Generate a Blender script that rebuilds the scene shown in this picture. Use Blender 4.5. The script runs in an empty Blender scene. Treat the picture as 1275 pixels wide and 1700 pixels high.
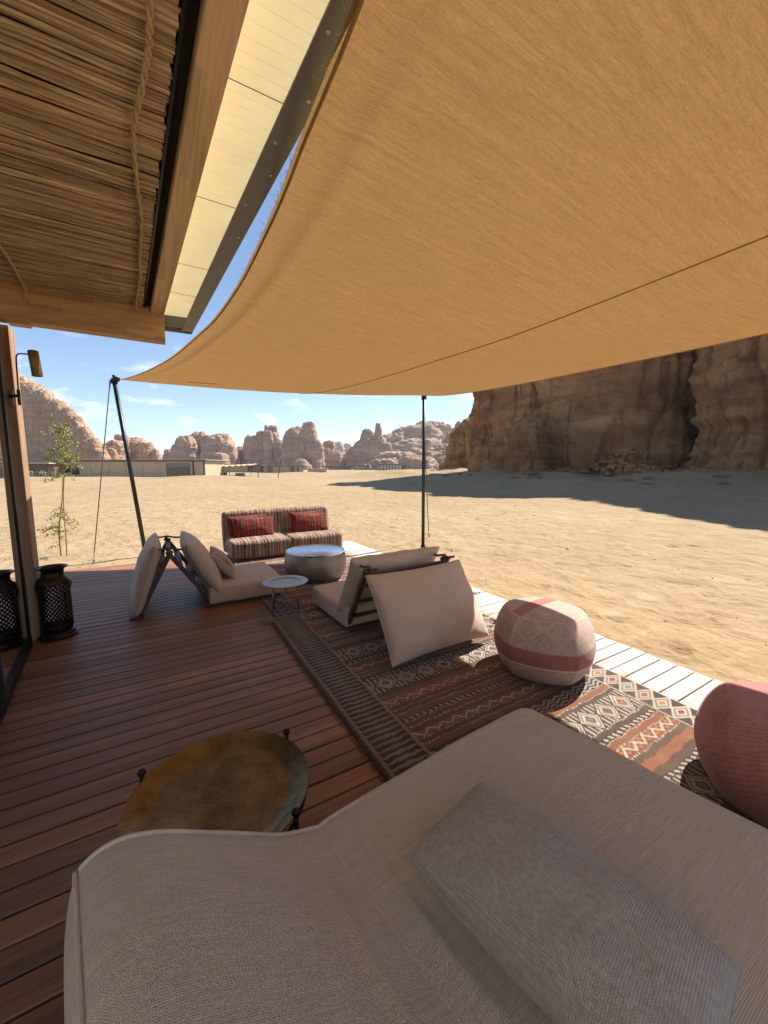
import bpy, bmesh, math, random
import numpy as np
from mathutils import Vector, Matrix

random.seed(7)
RNG = np.random.default_rng(11)
S = bpy.context.scene
COL = S.collection
rad = math.radians

# ------------------------------------------------------------------ camera, world, sun, exposure
SUN_EL, SUN_AZ = 49.0, (0.985, 0.17)          # direction towards the sun (x, y)
cam = bpy.data.cameras.new('camera')
cam_o = bpy.data.objects.new('camera', cam)
COL.objects.link(cam_o)
cam.sensor_fit = 'VERTICAL'
cam.sensor_height = 36.0
cam.lens = 36.0 * 642.0 / 1700.0
cam.clip_start = 0.02
cam.clip_end = 9000.0
cam_o.location = (0, 0, 1.5)
cam_o.rotation_euler = (rad(90 - 6.663), 0, rad(-30.3))
S.camera = cam_o

world = bpy.data.worlds.new('World')
S.world = world
world.use_nodes = True
wn, wl = world.node_tree.nodes, world.node_tree.links
wn.clear()
sky = wn.new('ShaderNodeTexSky')
sky.sky_type = 'NISHITA'
sky.sun_disc = False
sky.sun_elevation = rad(SUN_EL)
sky.sun_rotation = math.atan2(SUN_AZ[0], SUN_AZ[1])
sky.altitude = 800
sky.air_density = 1.0
sky.dust_density = 0.4
sky.ozone_density = 1.3
bg = wn.new('ShaderNodeBackground')
bg.inputs['Strength'].default_value = 0.080
wo = wn.new('ShaderNodeOutputWorld')
# thin fair-weather clouds: noise over the sky direction, all round
tc = wn.new('ShaderNodeTexCoord')
mp = wn.new('ShaderNodeMapping')
mp.inputs['Scale'].default_value = (1.0, 1.0, 2.6)
mp.inputs['Location'].default_value = (3.1, 1.7, 0.35)
nz = wn.new('ShaderNodeTexNoise')
nz.inputs['Scale'].default_value = 11.0
nz.inputs['Detail'].default_value = 7.0
nz.inputs['Roughness'].default_value = 0.58
rp = wn.new('ShaderNodeValToRGB')
rp.color_ramp.elements[0].position = 0.555
rp.color_ramp.elements[1].position = 0.70
rp.color_ramp.elements[1].color = (0.8, 0.8, 0.8, 1)
sep = wn.new('ShaderNodeSeparateXYZ')
band = wn.new('ShaderNodeValToRGB')
for p_, v_ in ((0.0, 0.25), (0.05, 0.9), (0.16, 0.85), (0.30, 0.0)):
    e_ = band.color_ramp.elements.new(p_)
    e_.color = (v_, v_, v_, 1)
band.color_ramp.elements.remove(band.color_ramp.elements[0])
band.color_ramp.elements[-1].color = (0, 0, 0, 1)
mul = wn.new('ShaderNodeMath'); mul.operation = 'MULTIPLY'
mixc = wn.new('ShaderNodeMixRGB')
mixc.inputs['Color2'].default_value = (7.0, 7.1, 7.3, 1)
wl.new(tc.outputs['Generated'], mp.inputs['Vector'])
wl.new(mp.outputs['Vector'], nz.inputs['Vector'])
wl.new(nz.outputs['Fac'], rp.inputs['Fac'])
wl.new(tc.outputs['Generated'], sep.inputs['Vector'])
wl.new(sep.outputs['Z'], band.inputs['Fac'])
wl.new(rp.outputs['Color'], mul.inputs[0])
wl.new(band.outputs['Color'], mul.inputs[1])
wl.new(mul.outputs['Value'], mixc.inputs['Fac'])
wl.new(sky.outputs['Color'], mixc.inputs['Color1'])
wl.new(mixc.outputs['Color'], bg.inputs['Color'])
wl.new(bg.outputs['Background'], wo.inputs['Surface'])

sun = bpy.data.lights.new('sun', 'SUN')
sun.energy = 4.3
sun.angle = rad(0.53)
sun.color = (1.0, 0.94, 0.86)
sun_o = bpy.data.objects.new('sun', sun)
COL.objects.link(sun_o)
_s = Vector((SUN_AZ[0] * math.cos(rad(SUN_EL)), SUN_AZ[1] * math.cos(rad(SUN_EL)), math.sin(rad(SUN_EL)))).normalized()
sun_o.rotation_euler = _s.to_track_quat('Z', 'Y').to_euler()
sun_o.location = (30, 10, 60)

S.view_settings.view_transform = 'Standard'
S.view_settings.look = 'None'
S.view_settings.exposure = 1.22
S.view_settings.gamma = 1.0
S.cycles.use_denoising = True
S.cycles.max_bounces = 9
S.cycles.diffuse_bounces = 5
S.cycles.transparent_max_bounces = 12
S.cycles.sample_clamp_indirect = 6.0
S.cycles.caustics_reflective = False
S.cycles.caustics_refractive = False

# ------------------------------------------------------------------ numpy noise
_perm = np.random.default_rng(5).permutation(256)
_perm = np.concatenate([_perm, _perm, _perm])
_g = np.random.default_rng(6).normal(size=(256, 3))
_g /= np.linalg.norm(_g, axis=1)[:, None]

def perlin(x, y, z):
    x, y, z = np.broadcast_arrays(np.asarray(x, float), np.asarray(y, float), np.asarray(z, float))
    xi, yi, zi = np.floor(x).astype(int), np.floor(y).astype(int), np.floor(z).astype(int)
    xf, yf, zf = x - xi, y - yi, z - zi
    u, v, w = (t * t * t * (t * (t * 6 - 15) + 10) for t in (xf, yf, zf))
    def gr(dx, dy, dz):
        h = _perm[_perm[_perm[(xi + dx) & 255] + ((yi + dy) & 255)] + ((zi + dz) & 255)]
        g = _g[h]
        return g[..., 0] * (xf - dx) + g[..., 1] * (yf - dy) + g[..., 2] * (zf - dz)
    def lp(a, b, t): return a + t * (b - a)
    a = lp(lp(gr(0, 0, 0), gr(1, 0, 0), u), lp(gr(0, 1, 0), gr(1, 1, 0), u), v)
    b = lp(lp(gr(0, 0, 1), gr(1, 0, 1), u), lp(gr(0, 1, 1), gr(1, 1, 1), u), v)
    return lp(a, b, w) * 1.6

def fbm(x, y, z, o=4, gain=0.5):
    s, a = 0.0, 1.0
    for k in range(o):
        s = s + a * perlin(x + 17.3 * k, y - 9.1 * k, z + 4.7 * k)
        x, y, z, a = x * 2.03, y * 2.03, z * 2.03, a * gain
    return s

def sstep(a, b, x):
    t = np.clip((x - a) / (b - a), 0, 1)
    return t * t * (3 - 2 * t)

# ------------------------------------------------------------------ mesh helpers
def new_mesh(name, verts, faces, mat=None, smooth=False, cols=None):
    me = bpy.data.meshes.new(name)
    me.from_pydata([tuple(map(float, v)) for v in verts], [], [tuple(f) for f in faces])
    if mat: me.materials.append(mat)
    if smooth: me.polygons.foreach_set('use_smooth', [True] * len(me.polygons))
    if cols is not None: paint(me, cols)
    me.update()
    return me

def paint(me, cols):
    at = me.color_attributes.new('Col', 'FLOAT_COLOR', 'POINT')
    c = np.ones((len(me.vertices), 4), np.float32)
    c[:, :3] = cols
    at.data.foreach_set('color', c.ravel())

def grid_mesh(name, X, Y, Z, mat=None, smooth=True, cols=None, wrap=False, flip=False):
    """fast quad grid from 2-D arrays; wrap joins the last column to the first"""
    n, m = X.shape
    co = np.stack([X, Y, Z], -1).reshape(-1, 3).astype(np.float32)
    i = np.arange(n - 1)[:, None]
    j = np.arange(m if wrap else m - 1)[None, :]
    j2 = (j + 1) % m
    q = np.stack([i * m + j, i * m + j2, (i + 1) * m + j2, (i + 1) * m + j], -1).reshape(-1, 4)
    if flip: q = q[:, ::-1]
    me = bpy.data.meshes.new(name)
    me.vertices.add(len(co)); me.vertices.foreach_set('co', co.ravel())
    me.loops.add(q.size); me.loops.foreach_set('vertex_index', q.ravel().astype(np.int32))
    me.polygons.add(len(q))
    me.polygons.foreach_set('loop_start', np.arange(0, q.size, 4, dtype=np.int32))
    me.polygons.foreach_set('loop_total', np.full(len(q), 4, np.int32))
    me.update(calc_edges=True)
    if smooth: me.polygons.foreach_set('use_smooth', np.ones(len(q), bool))
    if mat: me.materials.append(mat)
    if cols is not None: paint(me, cols)
    me.validate()
    return me

def link(name, me, parent=None, loc=None, rot=None):
    o = bpy.data.objects.new(name, me)
    COL.objects.link(o)
    if parent is not None: o.parent = parent
    if loc is not None: o.location = loc
    if rot is not None: o.rotation_euler = rot
    return o

def tag(o, label=None, cat=None, group=None, kind=None):
    if label: o['label'] = label
    if cat: o['category'] = cat
    if group: o['group'] = group
    if kind: o['kind'] = kind
    return o

def thing(name, label, cat, loc=(0, 0, 0), rz=0.0, group=None):
    o = bpy.data.objects.new(name, None)
    o.empty_display_size = 0.1
    COL.objects.link(o)
    o.location = loc
    o.rotation_euler = (0, 0, rz)
    return tag(o, label, cat, group)

class MB:
    """collects shapes into one mesh"""
    def __init__(self): self.v, self.f = [], []
    def add(self, v, f):
        n = len(self.v)
        self.v += [tuple(p) for p in v]
        self.f += [tuple(i + n for i in q) for q in f]
        return self
    def box(self, x0, x1, y0, y1, z0, z1):
        return self.add([(x0, y0, z0), (x1, y0, z0), (x1, y1, z0), (x0, y1, z0), (x0, y0, z1), (x1, y0, z1), (x1, y1, z1), (x0, y1, z1)],
                        [(0, 3, 2, 1), (4, 5, 6, 7), (0, 1, 5, 4), (1, 2, 6, 5), (2, 3, 7, 6), (3, 0, 4, 7)])
    def bar(self, a, b, w, h=None, up=(0, 0, 1)):
        """a rectangular bar from a to b"""
        a, b = Vector(a), Vector(b)
        h = h or w
        d = (b - a).normalized()
        s = d.cross(Vector(up))
        if s.length < 1e-4: s = d.cross(Vector((1, 0, 0)))
        s.normalize(); u = s.cross(d)
        c = []
        for p in (a, b):
            for i, j in ((-1, -1), (1, -1), (1, 1), (-1, 1)):
                c.append(p + s * (i * w / 2) + u * (j * h / 2))
        return self.add(c, [(3, 2, 1, 0), (4, 5, 6, 7), (0, 1, 5, 4), (1, 2, 6, 5), (2, 3, 7, 6), (3, 0, 4, 7)])
    def tube(self, pts, r, n=8, caps=True):
        pts = [Vector(p) for p in pts]
        rs = r if isinstance(r, (list, tuple)) else [r] * len(pts)
        rings, prev = [], None
        for i, p in enumerate(pts):
            d = (pts[min(i + 1, len(pts) - 1)] - pts[max(i - 1, 0)]).normalized()
            if prev is None:
                s = d.cross(Vector((0, 0, 1)))
                if s.length < 1e-3: s = d.cross(Vector((1, 0, 0)))
            else:
                s = prev - d * prev.dot(d)
            s.normalize(); prev = s; u = d.cross(s)
            rings.append([p + (s * math.cos(2 * math.pi * k / n) + u * math.sin(2 * math.pi * k / n)) * rs[i] for k in range(n)])
        v = [q for r_ in rings for q in r_]
        f = []
        for i in range(len(pts) - 1):
            for k in range(n):
                f.append((i * n + k, i * n + (k + 1) % n, (i + 1) * n + (k + 1) % n, (i + 1) * n + k))
        if caps:
            f.append(tuple(range(n - 1, -1, -1)))
            f.append(tuple((len(pts) - 1) * n + k for k in range(n)))
        return self.add(v, f)
    def lathe(self, prof, n=40, c=(0, 0, 0), close=False):
        v, f = [], []
        for r, z in prof:
            for k in range(n):
                a = 2 * math.pi * k / n
                v.append((c[0] + r * math.cos(a), c[1] + r * math.sin(a), c[2] + z))
        m = len(prof)
        for i in range(m - 1):
            for k in range(n):
                f.append((i * n + k, i * n + (k + 1) % n, (i + 1) * n + (k + 1) % n, (i + 1) * n + k))
        if close:
            f.append(tuple(range(n - 1, -1, -1)))
            f.append(tuple((m - 1) * n + k for k in range(n)))
        return self.add(v, f)
    def ball(self, c, r, n=10):
        return self.lathe([(max(1e-4, r * math.cos(t)), r * math.sin(t)) for t in [(-0.5 + i / n) * math.pi for i in range(n + 1)]], 12, c)
    def build(self, name, mat, parent=None, smooth=False, bevel=0, seg=2, loc=None, rot=None):
        me = new_mesh(name, self.v, self.f, mat, smooth)
        o = link(name, me, parent, loc, rot)
        if bevel:
            b = o.modifiers.new('bevel', 'BEVEL')
            b.width = bevel; b.segments = seg; b.limit_method = 'ANGLE'
        return o

def smooth_by_angle(o, ang=40):
    o.data.polygons.foreach_set('use_smooth', [True] * len(o.data.polygons))
    o.data.set_sharp_from_angle(angle=rad(ang))
    return o

def catmull(pts, n):
    P = [np.array(p, float) for p in pts]
    P = [2 * P[0] - P[1]] + P + [2 * P[-1] - P[-2]]
    m = len(P) - 3
    out = []
    for t in np.linspace(0, m, n):
        i = min(int(t), m - 1); u = t - i
        a, b, c, d = P[i:i + 4]
        out.append(0.5 * ((2 * b) + (-a + c) * u + (2 * a - 5 * b + 4 * c - d) * u * u + (-a + 3 * b - 3 * c + d) * u ** 3))
    return np.array(out)

# ------------------------------------------------------------------ materials
class NT:
    def __init__(self, name):
        self.m = bpy.data.materials.new(name)
        self.m.use_nodes = True
        self.n, self.l = self.m.node_tree.nodes, self.m.node_tree.links
        self.b = self.n['Principled BSDF']
        self.out = self.n['Material Output']
    def nd(self, t, ins=None, **kw):
        x = self.n.new('ShaderNode' + t)
        for k, v in kw.items(): setattr(x, k, v)
        for k, v in (ins or {}).items():
            if hasattr(v, 'is_output') and v.is_output: self.l.new(v, x.inputs[k])
            else: x.inputs[k].default_value = v
        return x
    def coord(self, kind='Object', scale=(1, 1, 1), rot=(0, 0, 0)):
        if kind == 'World':
            c = self.nd('NewGeometry').outputs['Position']
        else:
            c = self.nd('TexCoord').outputs[kind]
        return self.nd('Mapping', {'Vector': c, 'Scale': scale, 'Rotation': rot}).outputs['Vector']
    def noise(self, vec, scale, detail=4.0, rough=0.55, dist=0.0):
        return self.nd('TexNoise', {'Vector': vec, 'Scale': scale, 'Detail': detail, 'Roughness': rough, 'Distortion': dist}).outputs['Fac']
    def ramp(self, fac, stops, interp='LINEAR'):
        r = self.nd('ValToRGB', {'Fac': fac})
        cr = r.color_ramp
        cr.interpolation = interp
        while len(cr.elements) > 1: cr.elements.remove(cr.elements[-1])
        for k, (p, c) in enumerate(stops):
            e = cr.elements[0] if k == 0 else cr.elements.new(p)
            e.position = p
            if isinstance(c, (int, float)): c = (c, c, c)
            e.color = (*c[:3], 1)
        return r.outputs['Color']
    def mix(self, fac, a, b, mode='MIX'):
        x = self.nd('MixRGB', blend_type=mode)
        for k, v in (('Fac', fac), ('Color1', a), ('Color2', b)):
            if hasattr(v, 'is_output'): self.l.new(v, x.inputs[k])
            else: x.inputs[k].default_value = v if k == 'Fac' else (*v[:3], 1)
        return x.outputs['Color']
    def math(self, op, a, b=0.0):
        x = self.nd('Math', operation=op)
        for k, v in ((0, a), (1, b)):
            if hasattr(v, 'is_output'): self.l.new(v, x.inputs[k])
            else: x.inputs[k].default_value = v
        return x.outputs['Value']
    def bump(self, h, strength=0.3, dist=0.01, prev=None):
        x = self.nd('Bump', {'Height': h, 'Strength': strength, 'Distance': dist})
        if prev is not None: self.l.new(prev, x.inputs['Normal'])
        return x.outputs['Normal']
    def set(self, color=None, rough=None, metal=None, normal=None, spec=None, sheen=None):
        for k, v in (('Base Color', color), ('Roughness', rough), ('Metallic', metal), ('Normal', normal), ('Specular IOR Level', spec), ('Sheen Weight', sheen)):
            if v is None: continue
            if hasattr(v, 'is_output'): self.l.new(v, self.b.inputs[k])
            elif k == 'Base Color': self.b.inputs[k].default_value = (*v[:3], 1)
            else: self.b.inputs[k].default_value = v
        return self.m

def m_plain(name, c, rough=0.6, metal=0.0, var=0.25, scale=9.0, bump=0.0, bscale=60.0, bdist=0.002):
    t = NT(name)
    v = t.coord('Object')
    n = t.noise(v, scale, 5.0, 0.6)
    col = t.mix(1.0, c, t.ramp(n, [(0.3, 1 - var), (0.7, 1 + var * 0.6)]), 'MULTIPLY')
    nm = t.bump(t.noise(v, bscale, 3.0), bump, bdist) if bump else None
    return t.set(col, t.ramp(n, [(0.3, max(0, rough - 0.06)), (0.7, min(1, rough + 0.08))]), metal, nm)

def m_wood(name, dark, light, axis='X', scale=1.0, rough=0.5, rnd=0.35, bleach=None, lam=None):
    """grain running along axis; each object shifts its own grain and tone"""
    t = NT(name)
    g = {'X': (0.35, 7, 7), 'Y': (7, 0.35, 7), 'Z': (7, 7, 0.35)}[axis]
    v = t.coord('Object', tuple(s * scale for s in g))
    r = t.nd('ObjectInfo').outputs['Random']
    off = t.nd('CombineXYZ', {0: t.math('MULTIPLY', r, 37.0), 1: t.math('MULTIPLY', r, 91.0), 2: t.math('MULTIPLY', r, 53.0)}).outputs[0]
    v = t.nd('VectorMath', {0: v, 1: off}, operation='ADD').outputs[0]
    n1 = t.noise(v, 2.2, 6.0, 0.6, 0.7)
    n2 = t.noise(v, 11.0, 4.0, 0.65, 0.3)
    col = t.mix(t.ramp(n1, [(0.32, 0.0), (0.68, 1.0)]), dark, light)
    col = t.mix(0.55, col, t.ramp(n2, [(0.25, 0.45), (0.7, 1.25)]), 'MULTIPLY')
    tone = t.ramp(r, [(0.0, 1 - rnd), (0.35, 1.0), (0.6, 1 + rnd * 0.5), (0.8, 0.9), (1.0, 1 + rnd)])
    col = t.mix(1.0, col, tone, 'MULTIPLY')
    if lam:
        # finger-jointed staves of laminated timber
        bv = t.coord('Object', lam[0], lam[3])
        br = t.nd('TexBrick', {'Vector': bv, 'Scale': 1.0, 'Mortar Size': 0.0, 'Brick Width': lam[1], 'Row Height': lam[2], 'Color1': (0.86, 0.84, 0.82, 1), 'Color2': (1.3, 1.28, 1.25, 1), 'Bias': 0.0})
        col = t.mix(0.8, col, br.outputs['Color'], 'MULTIPLY')
    ro = t.ramp(n2, [(0.2, rough - 0.08), (0.8, rough + 0.15)])
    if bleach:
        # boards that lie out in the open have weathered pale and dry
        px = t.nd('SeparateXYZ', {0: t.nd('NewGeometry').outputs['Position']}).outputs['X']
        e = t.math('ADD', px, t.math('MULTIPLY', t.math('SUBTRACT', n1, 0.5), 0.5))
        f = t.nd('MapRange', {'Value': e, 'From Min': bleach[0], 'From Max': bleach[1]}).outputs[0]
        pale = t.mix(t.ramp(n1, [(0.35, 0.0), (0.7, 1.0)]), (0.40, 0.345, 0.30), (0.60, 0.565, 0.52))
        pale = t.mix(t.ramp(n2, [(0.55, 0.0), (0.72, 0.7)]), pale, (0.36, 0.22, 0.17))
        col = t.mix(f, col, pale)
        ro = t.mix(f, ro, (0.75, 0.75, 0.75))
    return t.set(col, ro, 0.0, t.bump(n2, 0.25, 0.002))

def m_fabric(name, c, weave=900.0, var=0.12, bump=0.35, streak=(1, 1, 1), rough=0.9, sc=14.0, coord='Object', bd=0.0012, c2=None, dots=0.0, dist=0.6):
    t = NT(name)
    v = t.coord(coord)
    wx = t.nd('TexWave', {'Vector': v, 'Scale': weave / 20.0, 'Distortion': dist, 'Detail': 1.0}, bands_direction='X').outputs['Fac']
    wy = t.nd('TexWave', {'Vector': v, 'Scale': weave / 20.0, 'Distortion': dist, 'Detail': 1.0}, bands_direction='Y').outputs['Fac']
    w = t.math('MULTIPLY', wx, wy)
    n = t.noise(t.coord(coord, streak), sc, 5.0, 0.65)
    fine = t.noise(v, weave * 0.45, 2.0, 0.6)
    col = t.mix(t.ramp(n, [(0.3, 0.0), (0.72, 1.0)]), tuple(x * (1 - var) for x in c), c2 or tuple(min(1, x * (1 + var)) for x in c))
    col = t.mix(0.35, col, t.ramp(fine, [(0.3, 0.55), (0.7, 1.2)]), 'MULTIPLY')
    if dots: col = t.mix(dots, col, t.ramp(w, [(0.0, 0.55), (0.35, 1.0), (0.8, 1.1)]), 'MULTIPLY')
    nm = t.bump(w, bump, bd)
    nm = t.bump(fine, bump * 0.7, bd, nm)
    return t.set(col, rough, 0.0, nm, 0.2, 0.25)

def m_vcol(name, rough=0.9, weave=500.0, bump=0.4, metal=0.0, var=0.3, bd=0.002):
    """woven cloth whose dyed pattern is stored on the mesh"""
    t = NT(name)
    v = t.coord('Object')
    a = t.nd('VertexColor', layer_name='Col').outputs['Color']
    n = t.noise(v, weave, 2.0, 0.6)
    n2 = t.noise(v, 9.0, 4.0, 0.6)
    col = t.mix(0.7, a, t.ramp(n, [(0.25, 1 - var), (0.75, 1 + var)]), 'MULTIPLY')
    col = t.mix(0.6, col, t.ramp(n2, [(0.3, 0.75), (0.7, 1.15)]), 'MULTIPLY')
    return t.set(col, rough, metal, t.bump(n, bump, bd), 0.2, 0.2)

def m_rock(name, base, light, dark, size=1.0, red=(0.25, 0.095, 0.046)):
    t = NT(name)
    p = t.coord('World')
    bed = t.coord('World', (0.14, 0.14, 0.75))
    col_ = t.coord('World', (1.0, 1.0, 0.32))
    n1 = t.noise(p, 0.16 / size, 6.0, 0.6, 0.3)
    n2 = t.noise(bed, 0.9 / size, 6.0, 0.65, 0.6)
    n3 = t.noise(col_, 0.55 / size, 6.0, 0.62, 0.8)
    n4 = t.noise(p, 2.6 / size, 6.0, 0.7)
    c = t.mix(t.ramp(n1, [(0.32, 0.0), (0.68, 1.0)]), base, light)
    c = t.mix(t.ramp(n2, [(0.42, 0.0), (0.62, 0.75)]), c, red)
    c = t.mix(t.ramp(n3, [(0.52, 0.0), (0.70, 0.6)]), c, dark)
    c = t.mix(t.ramp(n2, [(0.22, 0.7), (0.36, 0.0)]), c, light)
    c = t.mix(0.6, c, t.ramp(n4, [(0.25, 0.6), (0.72, 1.25)]), 'MULTIPLY')
    h1 = t.math('ADD', t.math('MULTIPLY', n2, 0.8), t.math('MULTIPLY', n4, 0.5))
    nm = t.bump(h1, 0.9, 0.5 * size)
    nm = t.bump(t.noise(p, 9.0 / size, 5.0, 0.7), 0.7, 0.09 * size, nm)
    return t.set(c, 0.95, 0.0, nm, 0.1)

def m_metal(name, c, rough=0.3, hammer=0.0, hs=60.0, var=0.3, c2=None, metal=1.0, ns=7.0):
    t = NT(name)
    v = t.coord('Object')
    n = t.noise(v, ns, 5.0, 0.65)
    col = t.mix(t.ramp(n, [(0.3, 0.0), (0.7, 1.0)]), tuple(x * (1 - var) for x in c), c2 or c)
    nm = None
    if hammer:
        vo = t.nd('TexVoronoi', {'Vector': v, 'Scale': hs}, feature='SMOOTH_F1').outputs['Distance']
        nm = t.bump(vo, hammer, 0.004)
    return t.set(col, t.ramp(n, [(0.3, rough * 0.8), (0.75, min(1, rough * 1.5))]), metal, nm)

M = {}
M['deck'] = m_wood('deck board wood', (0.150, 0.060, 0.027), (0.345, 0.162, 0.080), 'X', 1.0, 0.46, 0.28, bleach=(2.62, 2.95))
M['joist'] = m_plain('shaded joist', (0.05, 0.035, 0.025), 0.9)
M['beam_y'] = m_wood('laminated beam', (0.70, 0.46, 0.22), (0.86, 0.64, 0.36), 'Y', 0.6, 0.5, 0.1, lam=((1, 1, 1), 0.6, 0.045, (0, 0, rad(90))))
M['beam_x'] = m_wood('laminated cross beam', (0.50, 0.285, 0.12), (0.72, 0.46, 0.22), 'X', 0.6, 0.5, 0.1, lam=((1, 1, 1), 0.42, 0.036, (rad(90), 0, 0)))
M['post'] = m_wood('weathered post', (0.25, 0.145, 0.085), (0.44, 0.28, 0.17), 'Z', 0.7, 0.6, 0.1)
M['reed'] = m_wood('split palm reed', (0.34, 0.225, 0.115), (0.80, 0.61, 0.36), 'X', 3.0, 0.7, 0.42)
M['rope'] = m_plain('jute rope', (0.62, 0.45, 0.22), 0.9, var=0.3, scale=90, bump=0.4, bscale=400)
M['cream'] = m_plain('cream soffit panel', (0.80, 0.68, 0.38), 0.55, var=0.06, scale=5, bump=0.12, bscale=45)
def m_translucent(name, c, f):
    t = NT(name)
    n = t.noise(t.coord('Object'), 6.0, 4.0, 0.6)
    col = t.mix(1.0, c, t.ramp(n, [(0.3, 0.94), (0.7, 1.04)]), 'MULTIPLY')
    nm = t.bump(t.noise(t.coord('Object'), 60.0, 3.0), 0.15, 0.002)
    df = t.nd('BsdfDiffuse', {'Color': col, 'Normal': nm}).outputs[0]
    tr = t.nd('BsdfTranslucent', {'Color': col, 'Normal': nm}).outputs[0]
    t.l.new(t.nd('MixShader', {0: f, 1: df, 2: tr}).outputs[0], t.out.inputs['Surface'])
    t.n.remove(t.b)
    return t.m
M['cream'] = m_translucent('cream ribbed sheet', (0.70, 0.595, 0.345), 0.35)
M['bounce_wall'] = m_plain('pale bounce wall', (0.80, 0.73, 0.62), 0.9, var=0.06, scale=3)  # finish of the unseen wall added to throw sun back into the foreground
M['inner'] = m_plain('pale inner wall', (0.55, 0.47, 0.38), 0.9)
M['steel'] = m_plain('grey painted steel', (0.22, 0.23, 0.215), 0.5, 0.2, var=0.12, scale=14, bump=0.05, bscale=120)
M['black'] = m_plain('black metal', (0.018, 0.017, 0.016), 0.45, 0.5, var=0.3, scale=20)
M['ceil'] = m_plain('dark board above reeds', (0.03, 0.02, 0.013), 0.9)
M['iron'] = m_plain('black iron', (0.014, 0.013, 0.012), 0.5, 0.6, var=0.4, scale=30, bump=0.2, bscale=200)
M['lantern'] = m_metal('dark bronze', (0.030, 0.022, 0.018), 0.38, 0.15, 90, 0.4, (0.06, 0.042, 0.032), 0.85)
M['bronze'] = m_metal('lamp bronze', (0.20, 0.12, 0.055), 0.34, 0, 1, 0.4, (0.34, 0.21, 0.10), 0.9)
M['brass'] = m_metal('aged brass tray', (0.17, 0.108, 0.046), 0.34, 0.3, 75, 0.55, (0.29, 0.195, 0.09), 0.92, 5.0)
M['silver'] = m_metal('hammered antique silver', (0.36, 0.325, 0.265), 0.5, 0.6, 95, 0.4, (0.43, 0.385, 0.315), 0.8)
M['mirror'] = m_metal('polished tray', (0.62, 0.62, 0.61), 0.24, 0, 1, 0.12, (0.8, 0.8, 0.8), 1.0)
M['traytop'] = m_metal('worn silver tray', (0.36, 0.31, 0.24), 0.40, 0.12, 130, 0.3, (0.46, 0.42, 0.35), 0.9, 12)
M['brassrod'] = m_metal('brass rod', (0.42, 0.28, 0.12), 0.35, 0, 1, 0.3, (0.5, 0.35, 0.16), 0.95)
M['pole'] = m_plain('dark grey pole', (0.045, 0.05, 0.05), 0.4, 0.7, var=0.2)
M['cushion'] = m_fabric('beige canvas', (0.58, 0.435, 0.335), 1500, 0.07, 0.22)
M['linen'] = m_fabric('oatmeal woven cloth', (0.74, 0.605, 0.475), 1500, 0.14, 0.9, (3, 60, 3), 0.92, 3.0, 'Object', 0.0028, (0.82, 0.70, 0.575), 0.45, 0.12)
M['greywool'] = m_fabric('grey wool', (0.40, 0.36, 0.32), 1300, 0.22, 0.8, (1, 1, 1), 0.95, 90.0, 'Object', 0.002, None, 0.5, 0.5)
M['piping'] = m_fabric('cushion piping', (0.55, 0.45, 0.37), 2500, 0.1, 0.3)
M['cloth'] = m_vcol('woven pattern')
M['rug'] = m_vcol('kilim wool', 0.95, 330.0, 0.7, 0.0, 0.35, 0.003)
M['fringe'] = m_plain('fringe wool', (0.40, 0.31, 0.21), 0.95, var=0.5, scale=60)
M['darkfringe'] = m_plain('brown fringe wool', (0.11, 0.055, 0.032), 0.95, var=0.4, scale=60)
M['frame'] = m_wood('dark stained timber', (0.055, 0.032, 0.022), (0.11, 0.068, 0.048), 'Z', 1.5, 0.5, 0.1)
M['strap'] = m_plain('leather strap', (0.13, 0.085, 0.055), 0.6, var=0.3)
M['bark'] = m_plain('sapling bark', (0.34, 0.22, 0.14), 0.9, var=0.35, scale=30)
M['leaf'] = m_plain('acacia leaf', (0.33, 0.34, 0.10), 0.7, var=0.45, scale=14)
M['leaf2'] = m_plain('grey shrub leaf', (0.22, 0.20, 0.12), 0.8, var=0.4, scale=14)
M['rock_near'] = m_rock('sandstone near', (0.33, 0.158, 0.070), (0.57, 0.34, 0.150), (0.095, 0.043, 0.024), 1.0)
M['rock_left'] = m_rock('sandstone left', (0.46, 0.305, 0.20), (0.57, 0.405, 0.28), (0.24, 0.155, 0.115), 2.2, (0.36, 0.20, 0.135))
M['rock_far'] = m_rock('sandstone far', (0.44, 0.29, 0.195), (0.56, 0.40, 0.275), (0.22, 0.15, 0.12), 3.0, (0.34, 0.20, 0.145))
M['vwall'] = m_plain('villa clay wall', (0.52, 0.40, 0.26), 0.9, var=0.12, scale=1.2, bump=0.1, bscale=20)
M['vroof'] = m_plain('villa dark roof edge', (0.07, 0.055, 0.045), 0.7)
M['vtop'] = m_plain('villa roof sheet', (0.55, 0.52, 0.47), 0.7, var=0.1)
M['vwhite'] = m_plain('far white wall', (0.72, 0.69, 0.63), 0.8, var=0.06)
M['vbrown'] = m_plain('far brown wall', (0.26, 0.165, 0.105), 0.9, var=0.15)
M['awning'] = m_plain('far awning cloth', (0.50, 0.36, 0.19), 0.9, var=0.1)
def _glass(name, tint, ior):
    t = NT(name)
    fr = t.nd('Fresnel', {'IOR': ior}).outputs[0]
    tr = t.nd('BsdfTransparent', {'Color': (*tint, 1)}).outputs[0]
    gl = t.nd('BsdfGlossy', {'Color': (0.95, 0.97, 1.0, 1), 'Roughness': 0.004}).outputs[0]
    mx = t.nd('MixShader', {0: fr, 1: tr, 2: gl})
    t.l.new(mx.outputs[0], t.out.inputs['Surface'])
    return t.m
M['glass'] = _glass('coated door glass', (0.42, 0.40, 0.36), 2.6)
M['vglass'] = _glass('villa glass', (0.25, 0.26, 0.25), 1.9)

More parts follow.
